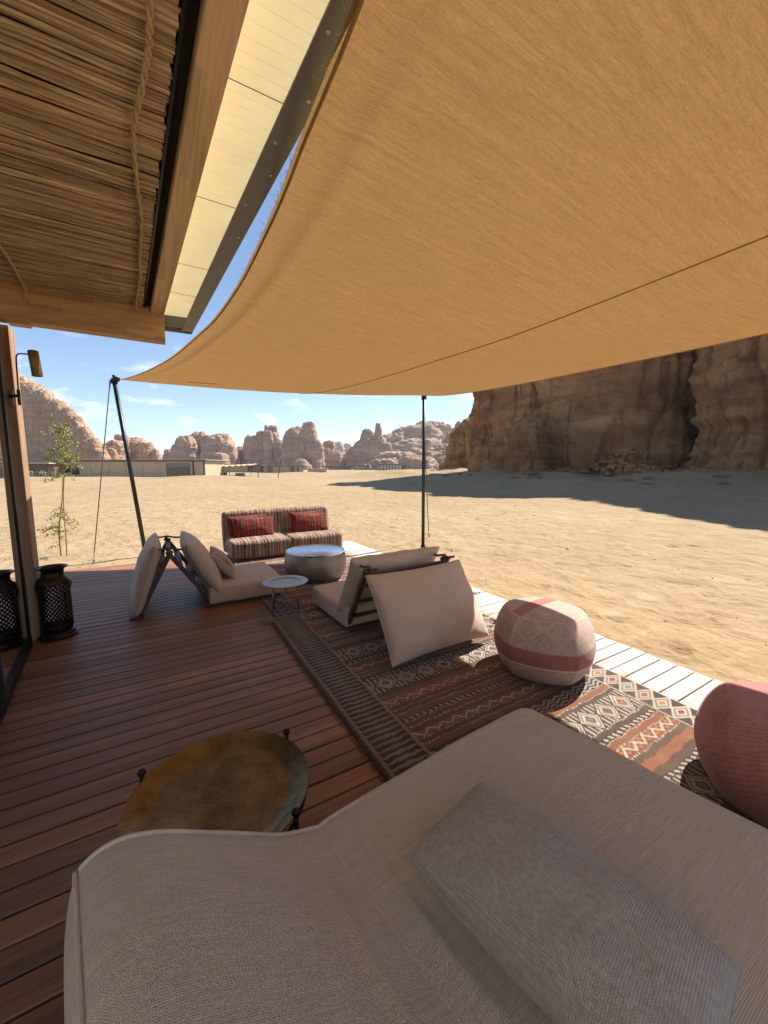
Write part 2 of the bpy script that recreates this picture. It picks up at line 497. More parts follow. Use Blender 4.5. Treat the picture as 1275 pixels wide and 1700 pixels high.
def m_sand():
    t = NT('desert sand')
    p = t.coord('World')
    n1 = t.noise(p, 0.09, 5.0, 0.6)
    n2 = t.noise(p, 1.3, 5.0, 0.6)
    n3 = t.noise(p, 22.0, 4.0, 0.7)
    str_ = t.noise(t.coord('World', (0.5, 3.0, 1.0), (0, 0, rad(-28))), 1.3, 4.0, 0.6, 0.5)
    c = t.mix(t.ramp(n1, [(0.35, 0.0), (0.65, 1.0)]), (0.340, 0.242, 0.134), (0.395, 0.298, 0.182))
    big = t.noise(p, 0.35, 4.0, 0.6)
    c = t.mix(t.ramp(big, [(0.45, 0.0), (0.7, 0.45)]), c, (0.275, 0.18, 0.09))
    c = t.mix(t.ramp(n2, [(0.42, 0.0), (0.75, 0.55)]), c, (0.28, 0.183, 0.093))
    c = t.mix(t.ramp(str_, [(0.56, 0.0), (0.72, 0.45)]), c, (0.42, 0.325, 0.205))
    c = t.mix(0.5, c, t.ramp(n3, [(0.3, 0.78), (0.7, 1.12)]), 'MULTIPLY')
    nm = t.bump(t.noise(p, 1.7, 4.0, 0.55, 0.25), 0.9, 0.17)
    nm = t.bump(t.noise(t.coord('World', (1, 0.6, 1), (0, 0, rad(30))), 5.5, 5.0, 0.62, 0.2), 0.8, 0.042, nm)
    vo = t.nd('TexVoronoi', {'Vector': t.coord('World', (1, 0.55, 0.02), (0, 0, rad(22))), 'Scale': 2.3, 'Randomness': 1.0}, feature='F1').outputs['Distance']
    nm = t.bump(t.ramp(vo, [(0.05, 0.0), (0.16, 0.8), (0.24, 1.0), (0.34, 0.72)]), 0.55, 0.035, nm)
    nm = t.bump(n3, 0.5, 0.010, nm)
    return t.set(c, 0.95, 0.0, nm, 0.1)
M['sand'] = m_sand()

def m_sail():
    t = NT('shade sail cloth')
    v = t.coord('Object', (1, 1, 1), (0, 0, rad(20)))
    st = t.noise(t.coord('Object', (1.2, 22, 6), (0, 0, rad(-58))), 2.6, 5.0, 0.6, 0.4)
    fine = t.noise(v, 260.0, 3.0, 0.65)
    mid = t.noise(t.coord('Object', (12, 90, 30), (0, 0, rad(-58))), 2.2, 3.0, 0.7)
    c = t.mix(t.ramp(st, [(0.3, 0.0), (0.7, 1.0)]), (0.345, 0.210, 0.090), (0.42, 0.268, 0.122))
    c = t.mix(0.5, c, t.ramp(fine, [(0.3, 0.66), (0.7, 1.2)]), 'MULTIPLY')
    c = t.mix(0.55, c, t.ramp(mid, [(0.3, 0.66), (0.7, 1.18)]), 'MULTIPLY')
    nm = t.bump(st, 0.25, 0.01)
    nm = t.bump(mid, 0.6, 0.006, nm)
    nm = t.bump(fine, 0.5, 0.002, nm)
    df = t.nd('BsdfDiffuse', {'Color': c, 'Normal': nm}).outputs[0]
    tr = t.nd('BsdfTranslucent', {'Color': t.mix(1.0, c, (0.72, 0.64, 0.52), 'MULTIPLY'), 'Normal': nm}).outputs[0]
    mx = t.nd('MixShader', {0: 0.5, 1: df, 2: tr})
    t.l.new(mx.outputs[0], t.out.inputs['Surface'])
    t.n.remove(t.b)
    return t.m
M['sail'] = m_sail()
M['hem'] = m_plain('sail hem thread', (0.34, 0.21, 0.09), 0.9, var=0.2)

# ------------------------------------------------------------------ ground
def ground_z(x, y):
    r = np.hypot(x - 1, y - 3)
    l = x * 0.8634 - y * 0.5045
    d = x * 0.5045 + y * 0.8634
    far = sstep(7, 30, r)
    z = -0.125 + far * 0.22 * fbm(x / 16, y / 16, 0.3, 3) * (1 - sstep(60, 300, r) * 0.6)
    z = z + 1.15 * sstep(16, 33, x) * sstep(-60, -30, y) * (1 - sstep(46, 75, y)) * (1 + 0.35 * fbm(x / 5, y / 5, 1.0, 3))
    z = z + 0.42 * np.exp(-((d - 44 - 3 * perlin(l / 14, 0.2, 0)) / 9.0) ** 2) * sstep(-2, -13, l) * (1 + 0.5 * perlin(l / 8, 3.3, 0))
    z = z - 0.35 * sstep(52, 70, d) * sstep(0, -15, l) * (1 - sstep(110, 150, d))
    z = z + 0.7 * np.exp(-((d - 105) / 8) ** 2) * np.exp(-((l + 22) / 9) ** 2)
    near = sstep(0.3, 1.5, np.maximum(np.maximum(x - 3.35, y - 7.1), -1.3 - x))
    near = near * (1 - sstep(24, 45, r))
    z = z + near * (0.020 * perlin(x * 1.6, y * 1.6, 7.7) + 0.020 * fbm(x * 3.7 + perlin(x * 2, y * 2, 0), y * 3.7, 2.2, 2))
    return z

def build_ground():
    na = 1080
    a = np.linspace(0, 2 * np.pi, na, endpoint=False)
    r = np.concatenate([np.linspace(0.05, 3.0, 12), np.geomspace(3.1, 60, 300), np.geomspace(62, 1800, 60)])
    A, R_ = np.meshgrid(a, r)
    X, Y = R_ * np.sin(A), R_ * np.cos(A)
    Z = ground_z(X, Y)
    # tyre ruts along the foot of the cliffs and scattered footprints near the deck
    for x0, k in ((17.5, 0.0), (19.1, 0.0), (21.5, 0.6), (23.1, 0.6)):
        xc = x0 + 1.6 * np.sin(Y / 11 + k) + 0.05 * (Y - 10)
        Z -= 0.035 * np.exp(-((X - xc) / 0.2) ** 2) * (np.abs(Y - 14) < 40)
    rs = np.random.default_rng(17)
    near = (R_ < 16)
    idx = np.nonzero(near & (np.maximum(np.maximum(X - 3.6, Y - 7.4), -1.6 - X) > 0))
    xn, yn = X[idx], Y[idx]; dz = np.zeros(xn.shape)
    for k in range(230):
        fx, fy = (rs.uniform(3.9, 13), rs.uniform(-1, 13)) if k % 4 else (rs.uniform(-5, 6), rs.uniform(7.8, 14))
        an = rs.uniform(0, 3.14); c, s = math.cos(an), math.sin(an)
        a_, b_ = (xn - fx) * c + (yn - fy) * s, -(xn - fx) * s + (yn - fy) * c
        q = (a_ / 0.15) ** 2 + (b_ / 0.075) ** 2
        dz += np.where(q < 9, -0.028 * np.exp(-q) + 0.012 * np.exp(-(q - 2.2) ** 2), 0)
    Z[idx] += dz
    me = grid_mesh('ground', X, Y, Z, M['sand'], True, None, True, True)
    return tag(link('ground', me), kind='structure')
build_ground()

# ------------------------------------------------------------------ sandstone
def lump(cx, cy, rx, ry, h, e, na, nt, seed, rot=rad(-30.3), base=-2.0, A=1.0, plan=3.0, L=None):
    """one weathered sandstone mass: steep walls, rounded top, upright joints and bedding"""
    a = np.linspace(0, 2 * np.pi, na, endpoint=False)
    ph = np.linspace(0.0, np.pi / 2, nt)
    Aa, Ph = np.meshgrid(a, ph)
    e2 = max(0.42, e)
    rr = np.maximum(np.cos(Ph), 0.0) ** e
    zz = np.sin(Ph) ** (1.15 if e > 0.3 else 1.0)
    pr = (np.abs(np.cos(Aa)) ** plan + np.abs(np.sin(Aa)) ** plan) ** (-1 / plan)
    x, y = rx * rr * pr * np.cos(Aa), ry * rr * pr * np.sin(Aa)
    X = cx + x * math.cos(rot) - y * math.sin(rot)
    Y = cy + x * math.sin(rot) + y * math.cos(rot)
    Z = base + (h - base) * zz
    s = L or (rx + ry) / 2
    o = seed * 13.7
    ox, oy = np.cos(Aa + rot), np.sin(Aa + rot)
    wall = np.clip(rr, 0, 1) ** 0.5
    cols = np.abs(perlin(X / (s * 0.42) + o, Y / (s * 0.42), Z / (s * 2.6)))
    crack = np.abs(perlin(X / (s * 0.22) + o, Y / (s * 0.22) + 5, Z / (s * 1.7) + o))
    crack = -(1 - sstep(0.0, 0.11, crack))
    bed = perlin(0.5 + o, 0.3 * perlin(X / s, Y / s, 0), Z / (s * 0.13) + 0.35 * perlin(X / s, Y / s, 2.0))
    bed2 = perlin(7.5 + o, 0.2 * perlin(X / s, Y / s, 3), Z / (s * 0.05))
    hol = fbm(X / (s * 0.2) + o, Y / (s * 0.2), Z / (s * 0.12), 4, 0.55)
    big = fbm(X / (s * 0.9) + o, Y / (s * 0.9), Z / (s * 0.9), 2)
    d = A * s * (0.20 * big + 0.17 * (cols - 0.25) + 0.085 * crack + 0.055 * bed + 0.022 * bed2 + 0.05 * hol)
    X = X + ox * d * wall
    Y = Y + oy * d * wall
    Z = Z + (h - base) * 0.05 * A * (big + 0.5 * hol) * sstep(0.5, 1.0, np.sin(Ph)) + A * s * 0.035 * hol
    return X, Y, Z

def rock(name, label, cat, lumps, mat, na=72, nt=46, seed=1, group=None, **kw):
    vs, fs, n = [], [], 0
    for k, q in enumerate(lumps):
        ex = dict(kw)
        if len(q) > 6: ex.update(q[6])
        a_, t_ = ex.pop('na', na), ex.pop('nt', nt)
        X, Y, Z = lump(*q[:6], a_, t_, seed + k * 0.37, **ex)
        vs.append(np.stack([X, Y, Z], -1).reshape(-1, 3))
        i = np.arange(t_ - 1)[:, None]; j = np.arange(a_)[None, :]; j2 = (j + 1) % a_
        fs.append((np.stack([i * a_ + j, i * a_ + j2, (i + 1) * a_ + j2, (i + 1) * a_ + j], -1) + n).reshape(-1, 4))
        n += a_ * t_
    co = np.concatenate(vs).astype(np.float32); q = np.concatenate(fs)
    c0 = np.array([lumps[0][0], lumps[0][1], 0.0], np.float32)
    co -= c0
    me = bpy.data.meshes.new(name)
    me.vertices.add(len(co)); me.vertices.foreach_set('co', co.ravel())
    me.loops.add(q.size); me.loops.foreach_set('vertex_index', q.ravel().astype(np.int32))
    me.polygons.add(len(q))
    me.polygons.foreach_set('loop_start', np.arange(0, q.size, 4, dtype=np.int32))
    me.polygons.foreach_set('loop_total', np.full(len(q), 4, np.int32))
    me.update(calc_edges=True)
    me.polygons.foreach_set('use_smooth', np.ones(len(q), bool))
    me.materials.append(mat)
    return tag(link(name, me, None, tuple(map(float, c0))), label, cat, group)

FAR = {
  'left': [(-64.1, 211.2, 16.0, 12.8, 40.9, 0.42), (-54.1, 205.3, 12.3, 9.8, 39.1, 0.42), (-46.0, 196.0, 8.8, 7.1, 35.8, 0.42), (-41.1, 190.8, 7.2, 5.7, 33.4, 0.42), (-36.8, 185.9, 6.3, 5.1, 30.7, 0.42), (-32.9, 181.4, 5.7, 4.6, 28.0, 0.42), (-29.1, 175.7, 4.9, 3.9, 24.9, 0.42), (-25.7, 171.4, 4.3, 3.5, 21.6, 0.42), (-22.9, 167.4, 3.8, 3.0, 18.3, 0.42), (-20.4, 164.8, 3.5, 2.8, 14.7, 0.42), (-18.0, 161.1, 3.2, 2.6, 10.9, 0.42), (-15.8, 158.6, 3.0, 2.4, 7.2, 0.42)],
  'knob': [(-14.9, 211.4, 5.4, 4.9, 12.8, 0.5), (-12.7, 215.9, 4.2, 3.8, 16.2, 0.5), (-19.3, 210.5, 3.5, 3.1, 11.3, 0.55), (-16.1, 204.0, 2.6, 2.3, 9.5, 0.5)],
  'dome': [(-6.9, 218.3, 6.3, 5.7, 14.9, 0.5), (-3.4, 212.8, 4.5, 4.1, 12.7, 0.5), (0.0, 208.4, 2.5, 2.3, 9.5, 0.55)],
  'twin': [(17.6, 293.2, 8.5, 7.7, 21.6, 0.4), (26.6, 299.5, 7.2, 6.4, 25.3, 0.45), (30.5, 292.6, 5.0, 4.5, 22.5, 0.4), (12.7, 296.0, 5.7, 5.1, 14.8, 0.5), (8.7, 307.6, 5.8, 5.3, 13.5, 0.5)],
  'round': [(36.2, 274.2, 11.4, 10.3, 22.3, 0.45), (30.5, 269.4, 6.9, 6.2, 13.3, 0.5), (40.8, 265.7, 5.8, 5.2, 15.7, 0.5), (34.0, 258.1, 5.9, 5.3, 10.0, 0.55)],
  'column': [(56.4, 270.5, 6.5, 5.8, 21.6, 0.35), (61.7, 267.4, 5.3, 4.7, 25.2, 0.35), (67.3, 264.1, 5.3, 4.7, 28.5, 0.3), (64.0, 259.1, 3.6, 3.2, 24.7, 0.3), (70.4, 257.7, 5.2, 4.7, 18.5, 0.4), (51.6, 277.9, 5.8, 5.2, 15.0, 0.5), (70.8, 250.5, 3.5, 3.2, 14.3, 0.4)],
  'tooth': [(77.6, 232.6, 11.5, 9.2, 24.7, 0.42), (82.2, 232.3, 6.4, 5.1, 27.9, 0.4), (80.8, 226.1, 3.7, 2.9, 28.1, 0.4), (71.3, 231.7, 6.9, 5.5, 20.7, 0.4), (82.7, 225.0, 6.2, 5.0, 17.8, 0.4), (73.2, 221.3, 6.3, 5.7, 6.1, 0.6)],
  'shoulder': [(95.9, 233.5, 5.4, 4.9, 17.6, 0.5), (97.3, 228.0, 6.1, 5.5, 11.7, 0.55), (91.6, 229.0, 3.8, 3.4, 13.1, 0.5)],
  'pale': [(250.3, 571.8, 11.5, 9.2, 39.6, 0.5), (272.0, 582.3, 9.9, 7.9, 38.9, 0.5), (266.2, 539.3, 11.1, 8.9, 33.8, 0.5), (251.1, 559.8, 28.3, 17.0, 23.1, 0.6)],
  'cone': [(117.6, 220.8, 8.1, 7.3, 25.3, 0.75), (116.3, 221.6, 10.8, 9.7, 18.8, 0.7), (120.7, 214.4, 6.5, 5.8, 21.5, 0.6), (121.0, 214.2, 2.7, 2.4, 28.0, 0.35), (110.3, 225.1, 7.7, 7.0, 14.2, 0.6), (123.9, 210.2, 5.3, 4.8, 16.5, 0.5)],
  'massif': [(206.9, 296.1, 31.2, 21.8, 39.7, 0.55), (225.0, 297.1, 20.6, 14.4, 44.1, 0.45), (201.7, 310.7, 18.3, 12.8, 37.3, 0.5), (229.2, 288.8, 16.9, 11.9, 40.2, 0.45), (184.8, 297.4, 21.7, 13.0, 30.0, 0.6), (199.9, 277.0, 36.8, 22.1, 25.0, 0.6)],
  'ledge': [(114.9, 181.9, 15.3, 9.2, 9.8, 0.6), (117.8, 168.6, 12.7, 7.6, 7.2, 0.6), (104.1, 176.6, 12.7, 7.6, 5.6, 0.65)],
  'slope': [(156.7, 174.8, 16.4, 13.1, 25.2, 0.7), (152.2, 172.8, 4.9, 3.9, 26.8, 0.45), (136.5, 169.3, 14.0, 9.8, 13.7, 0.7), (173.2, 176.8, 14.9, 11.9, 32.8, 0.5)],
}
RL = {
 'left': ('rock_cliff', 'tall pale sandstone cliff behind the long low villa on the left', 'cliff', 'rock_left'),
 'knob': ('rock_outcrop', 'small knobbly sandstone outcrop just behind the leaning left pole', 'rock'),
 'dome': ('rock_outcrop', 'low layered sandstone dome just right of the leaning left pole', 'rock'),
 'twin': ('rock_outcrop', 'sandstone outcrop with two peaks above the right end of the long villa roof', 'rock'),
 'round': ('rock_outcrop', 'round topped sandstone hill above the tan awning of the long villa', 'rock'),
 'column': ('rock_outcrop', 'dark outcrop of narrow upright sandstone columns left of the tallest tooth', 'rock'),
 'tooth': ('rock_outcrop', 'big tooth shaped sandstone outcrop with a small cap on its summit', 'rock'),
 'shoulder': ('rock_outcrop', 'small rounded outcrop leaning on the right side of the big tooth', 'rock'),
 'pale': ('rock_outcrop', 'faint pale rock peaks farthest away, in the gap between two outcrops', 'rock'),
 'cone': ('rock_outcrop', 'cone shaped outcrop topped by a mushroom rock', 'rock'),
 'massif': ('rock_massif', 'broad stepped sandstone massif behind the upright pole', 'rock'),
 'ledge': ('rock_ledge', 'low layered rock ledge at the foot of the stepped massif', 'rock'),
 'slope': ('rock_slope', 'bare rock slope rising between the stepped massif and the near brown cliff', 'rock'),
}
for k, (key, lumps) in enumerate(FAR.items()):
    r_ = RL[key]
    rock(r_[0], r_[1], r_[2], lumps, M[r_[3] if len(r_) > 3 else 'rock_far'], seed=2 + k * 3.1, na=(150 if key == 'left' else 84), nt=(90 if key == 'left' else 52), A=(0.55 if key == 'left' else 0.85))

CL = dict(rot=0.0, base=-1.5)
rock('rock_cliff', 'shaded brown cliff behind the upright pole, topped by the sail edge', 'cliff',
     [(47.0, 25.0, 13.2, 9.6, 27, 0.16, dict(na=420, nt=190, plan=4.0, L=8.0, A=0.62)),
      (37.4, 34.3, 4.1, 4.2, 23.5, 0.14, dict(na=200, nt=150, L=4.5)),
      (35.0, 30.2, 2.4, 3.0, 17, 0.25, dict(na=140, nt=120, L=3.2))], M['rock_near'], seed=3.3, **CL)
rock('rock_cliff', 'massive red brown cliff wall filling the right edge under the sail', 'cliff',
     [(46.5, 1.5, 14.3, 14.0, 27, 0.16, dict(na=460, nt=190, plan=3.2, L=9.0, A=0.62)),
      (56.0, 14.5, 14.0, 8.0, 33, 0.16, dict(na=200, nt=110, L=7.0)),  # hidden rear mass, added to close the gap in the cliff shadow
      (41.0, 9.5, 8.6, 5.0, 14, 0.45, dict(na=220, nt=130, L=5.0))], M['rock_near'], seed=8.1, **CL)
rock('boulder', 'tall split boulder leaning against the foot of the shaded cliff', 'boulder',
     [(30.6, 25.3, 1.95, 1.75, 5.9, 0.32, dict(na=130, nt=90, L=1.9))], M['rock_near'], seed=5.7, rot=0.3, base=-0.6)
rock('rock_spur', 'low tawny rock spur at the far left end of the shaded cliff', 'rock',
     [(41.0, 44.8, 3.6, 3.6, 8.2, 0.85, dict(na=150, nt=90, L=3.0)), (42.8, 41.8, 3.0, 3.0, 6.5, 0.7, dict(na=110, nt=70))], M['rock_near'], seed=6.2, **CL)

def chunk(r, seed, flat=0.7):
    rs = np.random.default_rng(seed)
    bm = bmesh.new()
    bmesh.ops.create_icosphere(bm, subdivisions=1, radius=1.0)
    v = np.array([q.co[:] for q in bm.verts]); f = [tuple(x.index for x in q.verts) for q in bm.faces]
    bm.free()
    v = v * rs.uniform(0.65, 1.25, (len(v), 1)) * np.array([1.0, rs.uniform(0.6, 1.0), flat * rs.uniform(0.7, 1.1)]) * r
    return v, f

def build_rubble():
    b = MB(); rs = np.random.default_rng(3)
    for k in range(330):
        t = rs.uniform(0, 1) ** 0.6
        X = 33.2 - 3.4 * t + rs.normal(0, 0.3)
        Y = 17.3 + rs.normal(0, 1.0 + 2.0 * t)
        zz = float(ground_z(np.array([X]), np.array([Y]))[0]) + 2.3 * (1 - t) * math.exp(-((Y - 17) / 2.4) ** 2)
        v, f = chunk(rs.uniform(0.10, 0.34) * (0.7 + 0.5 * t), 100 + k, 0.6)
        c, s = math.cos(k), math.sin(k)
        b.add([(X + p[0] * c - p[1] * s, Y + p[0] * s + p[1] * c, zz + p[2]) for p in v], f)
    o = b.build('rubble', M['rock_near'])
    tag(o, 'heap of fallen rubble in the corner between the two brown cliffs', 'rubble', kind='stuff')
build_rubble()
def pebbles():
    b = MB(); rs = np.random.default_rng(8)
    n = 0
    while n < 520:
        X, Y = rs.uniform(3.6, 16), rs.uniform(0.5, 24)
        if rs.uniform() < 0.35: X, Y = rs.uniform(-6, 4), rs.uniform(7.6, 24)
        r = rs.uniform(0.006, 0.02) * (1 + (rs.uniform() < 0.06) * 1.2)
        v, f = chunk(r, 500 + n % 40, 0.6)
        z = float(ground_z(np.array([X]), np.array([Y]))[0]) + r * 0.15
        b.add([(X + p[0], Y + p[1], z + p[2]) for p in v], f); n += 1
    tag(b.build('pebbles', M['rock_near']), 'scattered small pebbles on the sand around the deck', 'pebbles', kind='stuff')
pebbles()
for k, (X, Y, r, lb) in enumerate([(24.6, 29.8, 0.42, 'largest loose stone on the shaded sand right of the upright pole'), (25.0, 28.4, 0.26, 'middle loose stone on the shaded sand beside the largest one'),
                                   (24.9, 26.9, 0.2, 'small loose stone on shaded sand, rightmost of three by the pole')]):
    v, f = chunk(r, 40 + k)
    tag(MB().add(v, f).build('stone', M['rock_near'], loc=(X, Y, float(ground_z(np.array([X]), np.array([Y]))[0]) + r * 0.3)), lb, 'stone')

def shrub_mesh(name, r, h, n, mat, seed):
    rs = np.random.default_rng(seed); b = MB()
    for k in range(n):
        a = rs.uniform(0, 6.28); q = rs.uniform(0.1, 1) * r; z = h * rs.uniform(0.1, 1) * (1 - 0.5 * (q / r) ** 2)
        p = Vector((q * math.cos(a), q * math.sin(a), z)); s = rs.uniform(0.10, 0.2) * r
        d = Vector(rs.normal(size=3)).normalized(); e = d.cross(Vector(rs.normal(size=3))).normalized()
        b.add([p - d * s, p + e * s * 0.35, p + d * s, p - e * s * 0.35], [(0, 1, 2, 3)])
    return new_mesh(name, b.v, b.f, mat)
sh = [shrub_mesh('desert_shrub', 0.4, 0.22, 150, M['leaf2'], 5 + i) for i in range(3)]
rs = np.random.default_rng(12)
for k in range(16):
    X, Y = (27.6 + rs.uniform(-3, 3), 8 + k * 1.25 + rs.uniform(-1, 1))
    if k == 0: X, Y = 28.0, 22.4
    o = link('desert_shrub', sh[k % 3], None, (X, Y, float(ground_z(np.array([X]), np.array([Y]))[0])))
    o.scale = (1.6, 1.6, 1.9) if k == 0 else (rs.uniform(0.6, 1.2),) * 2 + (rs.uniform(0.4, 0.8),)
    tag(o, 'greenest and tallest desert shrub, at the foot of the split boulder' if k == 0 else 'low grey shrub dotting the sand at the foot of the brown cliffs', 'shrub', None if k == 0 else 'low shrubs below the cliffs')

# ------------------------------------------------------------------ villas far behind
HD = rad(-30.3)
def villa(label, x, y, w, d, h, z0=-0.8, rot=HD, win=(), wall='vwall', roof_over=0.8, fascia=0.35, posts=(), name='villa', doors=()):
    t = thing(name, label, 'building', (x, y, 0), rot)
    MB().box(-w / 2, w / 2, 0, d, z0, h - fascia).build('wall', M[wall], t)
    rf = MB().box(-w / 2 - roof_over, w / 2 + roof_over, -roof_over, d + roof_over, h - fascia, h - 0.08).build('roof', M['vroof'], t)
    MB().box(-w / 2 - roof_over - 0.05, w / 2 + roof_over + 0.05, -roof_over - 0.05, d + roof_over, h - 0.08, h).build('roof_sheet', M['vtop'], rf)
    for a, b_, zz0, zz1 in win:
        f = MB().box(a, b_, -0.06, 0.06, zz0, zz0 + 0.07).box(a, b_, -0.06, 0.06, zz1 - 0.07, zz1).box(a, a + 0.08, -0.06, 0.06, zz0 + 0.07, zz1 - 0.07).box(b_ - 0.08, b_, -0.06, 0.06, zz0 + 0.07, zz1 - 0.07).build('window', M['vroof'], t)
        MB().box(a + 0.08, b_ - 0.08, -0.03, -0.015, zz0 + 0.07, zz1 - 0.07).build('pane', M['vglass'], f)
    for a in posts:
        MB().box(a - 0.09, a + 0.09, -roof_over + 0.1, -roof_over + 0.28, z0, h - fascia).build('post', M['vroof'], t)
    for a, b_ in doors:
        MB().box(a, b_, -0.05, 0.02, z0, h - fascia - 0.2).build('door', M['vbrown'], t)
    return t
va = villa('long low clay villa with a thin dark flat roof at far left', -4.1, 85.8, 27.5, 9, 2.83, win=[(6.6, 10.9, -0.5, 2.15), (-13.2, -11.2, 0.1, 1.9), (-10.9, -9.6, 0.1, 1.9)], posts=(13.6, 11.6), roof_over=0.35)
# lower terrace roof at its left end
MB().box(-21, -12.0, -3.6, 2, 2.05, 2.25).build('terrace_roof', M['vtop'], va)
MB().box(-20.6, -12.4, -2.0, 2, -0.8, 2.05).build('terrace_wall', M['vbrown'], va)
for a in (-20.4, -16.5, -12.6):
    MB().box(a, a + 0.15, -3.4, -3.25, -0.8, 2.05).build('post', M['vroof'], va)
for jx in (-7.4, -4.2, -1.0, 2.2, 5.4):
    MB().box(jx - 0.03, jx + 0.03, -0.02, 0.03, -0.8, 2.4).build('wall_joint', M['vbrown'], va)
villa('low clay villa half hidden by the sand hump beyond the awning', 23.5, 136.9, 14.5, 8, 2.1, win=[(3.2, 6.0, -0.3, 1.6)], posts=(6.9,), roof_over=0.9)
villa('small clay villa with a door opening and flat pale roof, right of the sand hump', 36.0, 127.2, 13.0, 7, 2.05, win=[(-5.2, -3.6, -0.3, 1.5), (2.4, 3.6, -0.3, 1.5)], doors=[(4.4, 5.2)], posts=(-6.8, 6.6))
villa('tiny mud brown cabin beyond the two clay villas, below the rounded outcrop', 84.0, 192.0, 14.0, 7, 1.9, wall='vbrown', roof_over=0.5, win=[(2, 4, 0, 1.2)])
villa('tiny flat roofed cabin between the mud brown cabin and the slatted hut', 91.5, 180.0, 7.0, 6, 2.4, roof_over=1.2, posts=(-4, 0, 4))
hut = villa('small slatted brown hut standing alone on the far sand', 98.8, 162.3, 10.6, 5, 2.9, z0=-1.0, wall='vbrown', roof_over=0.5)
for k in range(7):
    MB().box(-4.9 + k * 1.5, -4.2 + k * 1.5, -0.12, -0.02, -0.9, 2.3).build('slat_panel', M['vtop'], hut)
villa('long white building at the foot of the far rock slope, behind the upright pole', 164.0, 217.0, 34, 10, 4.6, wall='vwhite', roof_over=0.2, fascia=0.3, win=[(-12, -8, 0.5, 2.5), (-2, 2, 0.5, 2.5), (8, 11, 0.5, 2.5)])
villa('low boundary block standing on the sand beside the small clay villa', 46.5, 124.0, 6.5, 3, 0.9, roof_over=0.15, fascia=0.12, name='wall_block')
t = thing('awning', 'striped tan awning on thin poles at the right end of the long villa', 'awning', (12.6, 84.5, 0), HD)
n_ = 14
u, v = np.meshgrid(np.linspace(-4.9, 4.9, 40), np.linspace(0, 5, 8))
link('awning_cloth', grid_mesh('awning_cloth', u, v, 1.62 + 0.05 * u + 0.10 * np.sin(u * 5.2) + 0.06 * v, M['awning']), t)
for px_ in (-4.6, 0.2, 4.6):
    MB().bar((px_, 0.1, -0.6), (px_ - 0.15, 0.1, 1.62 + 0.05 * px_), 0.09).build('pole', M['vroof'], t)
MB().box(-3.6, -1.0, 0.8, 1.8, -0.3, 0.35).box(1.2, 2.8, 0.5, 1.6, -0.3, 0.2).build('lounge_seat', M['vbrown'], t)
for k, (x, y, zt, dx, lb) in enumerate([(10.1, 46.2, 1.85, 0.02, 'short upright stick pole on the sand left of the leaning one'), (12.0, 45.0, 2.42, 0.42, 'thin dark leaning stick pole standing on the far sand')]):
    t = thing('stick_pole', lb, 'pole', (x, y, -0.1))
    MB().tube([(0, 0, 0), (dx, -dx * 0.5, zt)], 0.045, 8).build('shaft', M['pole'], t)
    MB().tube([(dx, -dx * 0.5, zt), (1.1 + dx, -0.6, 0.0)], 0.012, 5).build('guy_line', M['rope'], t)

def far_tree(label, x, y, h, seed):
    t = thing('far_tree', label, 'tree', (x, y, -0.3))
    MB().tube([(0, 0, 0), (0.15, 0, h * 0.3), (0, 0.1, h * 0.6)], [0.14, 0.11, 0.06], 6).build('trunk', M['bark'], t)
    rs = np.random.default_rng(seed); b = MB()
    for k in range(420):
        d = Vector(rs.normal(size=3)).normalized() * rs.uniform(0.3, 1) ** 0.5
        p = Vector((d.x * h * 0.3, d.y * h * 0.3, h * 0.62 + d.z * h * 0.36)); s = h * rs.uniform(0.03, 0.07)
        n1 = Vector(rs.normal(size=3)).normalized(); n2 = n1.cross(Vector(rs.normal(size=3))).normalized()
        b.add([p - n1 * s, p + n2 * s * 0.5, p + n1 * s, p - n2 * s * 0.5], [(0, 1, 2, 3)])
    b.build('crown', M['leaf'], t)
far_tree('small bright green tree right of the upright pole, before the white building', 108.5, 133.5, 5.0, 3)
far_tree('small green tree left of the upright pole, before the white building', 116.5, 164.0, 5.4, 4)
# dry shrub bed in front of the villa
hb = shrub_mesh('shrub_bed', 1.0, 0.9, 260, M['leaf2'], 77)
for k, (l_, lb) in enumerate([(-16.6, 'leftmost'), (-14.2, 'second from left'), (-12.0, 'third from left'), (-9.8, 'rightmost')]):
    p = Vector((-4.1, 85.8, 0)) + Matrix.Rotation(HD, 3, 'Z') @ Vector((l_, -5.6, 0))
    o = link('villa_shrub', hb, None, (p.x, p.y, -0.35)); o.scale = (1.5, 1.2, 1.55 - 0.12 * k)
    tag(o, 'dry grey shrub in front of the long villa, ' + lb + ' of the four', 'shrub', 'dry shrubs before the villa')

# ------------------------------------------------------------------ deck
DX0, DX1, DY0, DY1 = -2.9, 3.34, -2.4, 7.08
PITCH = 0.1115
jb = MB()
for x in np.arange(DX0 + 0.2, DX1, 0.56): jb.box(x, x + 0.05, DY0, DY1, -0.115, -0.026)
deck = tag(jb.build('deck', M['joist']), kind='structure')
nb = int((DY1 - DY0) / PITCH)
hw, hl = 0.0515, (DX1 - DX0) / 2
prof = [(-hw, -0.024), (hw, -0.024), (hw, -0.004), (hw - 0.004, 0.0), (-hw + 0.004, 0.0), (-hw, -0.004)]
pv = [(-hl, a, b_) for a, b_ in prof] + [(hl, a, b_) for a, b_ in prof]
pf = [(i, (i + 1) % 6, 6 + (i + 1) % 6, 6 + i) for i in range(6)] + [tuple(range(5, -1, -1)), tuple(range(6, 12))]
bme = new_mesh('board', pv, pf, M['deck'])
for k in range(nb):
    o = link('board', bme, deck, ((DX0 + DX1) / 2 + random.uniform(-0.006, 0.006), DY1 - PITCH * (k + 0.5), random.uniform(-0.0012, 0.0012)))

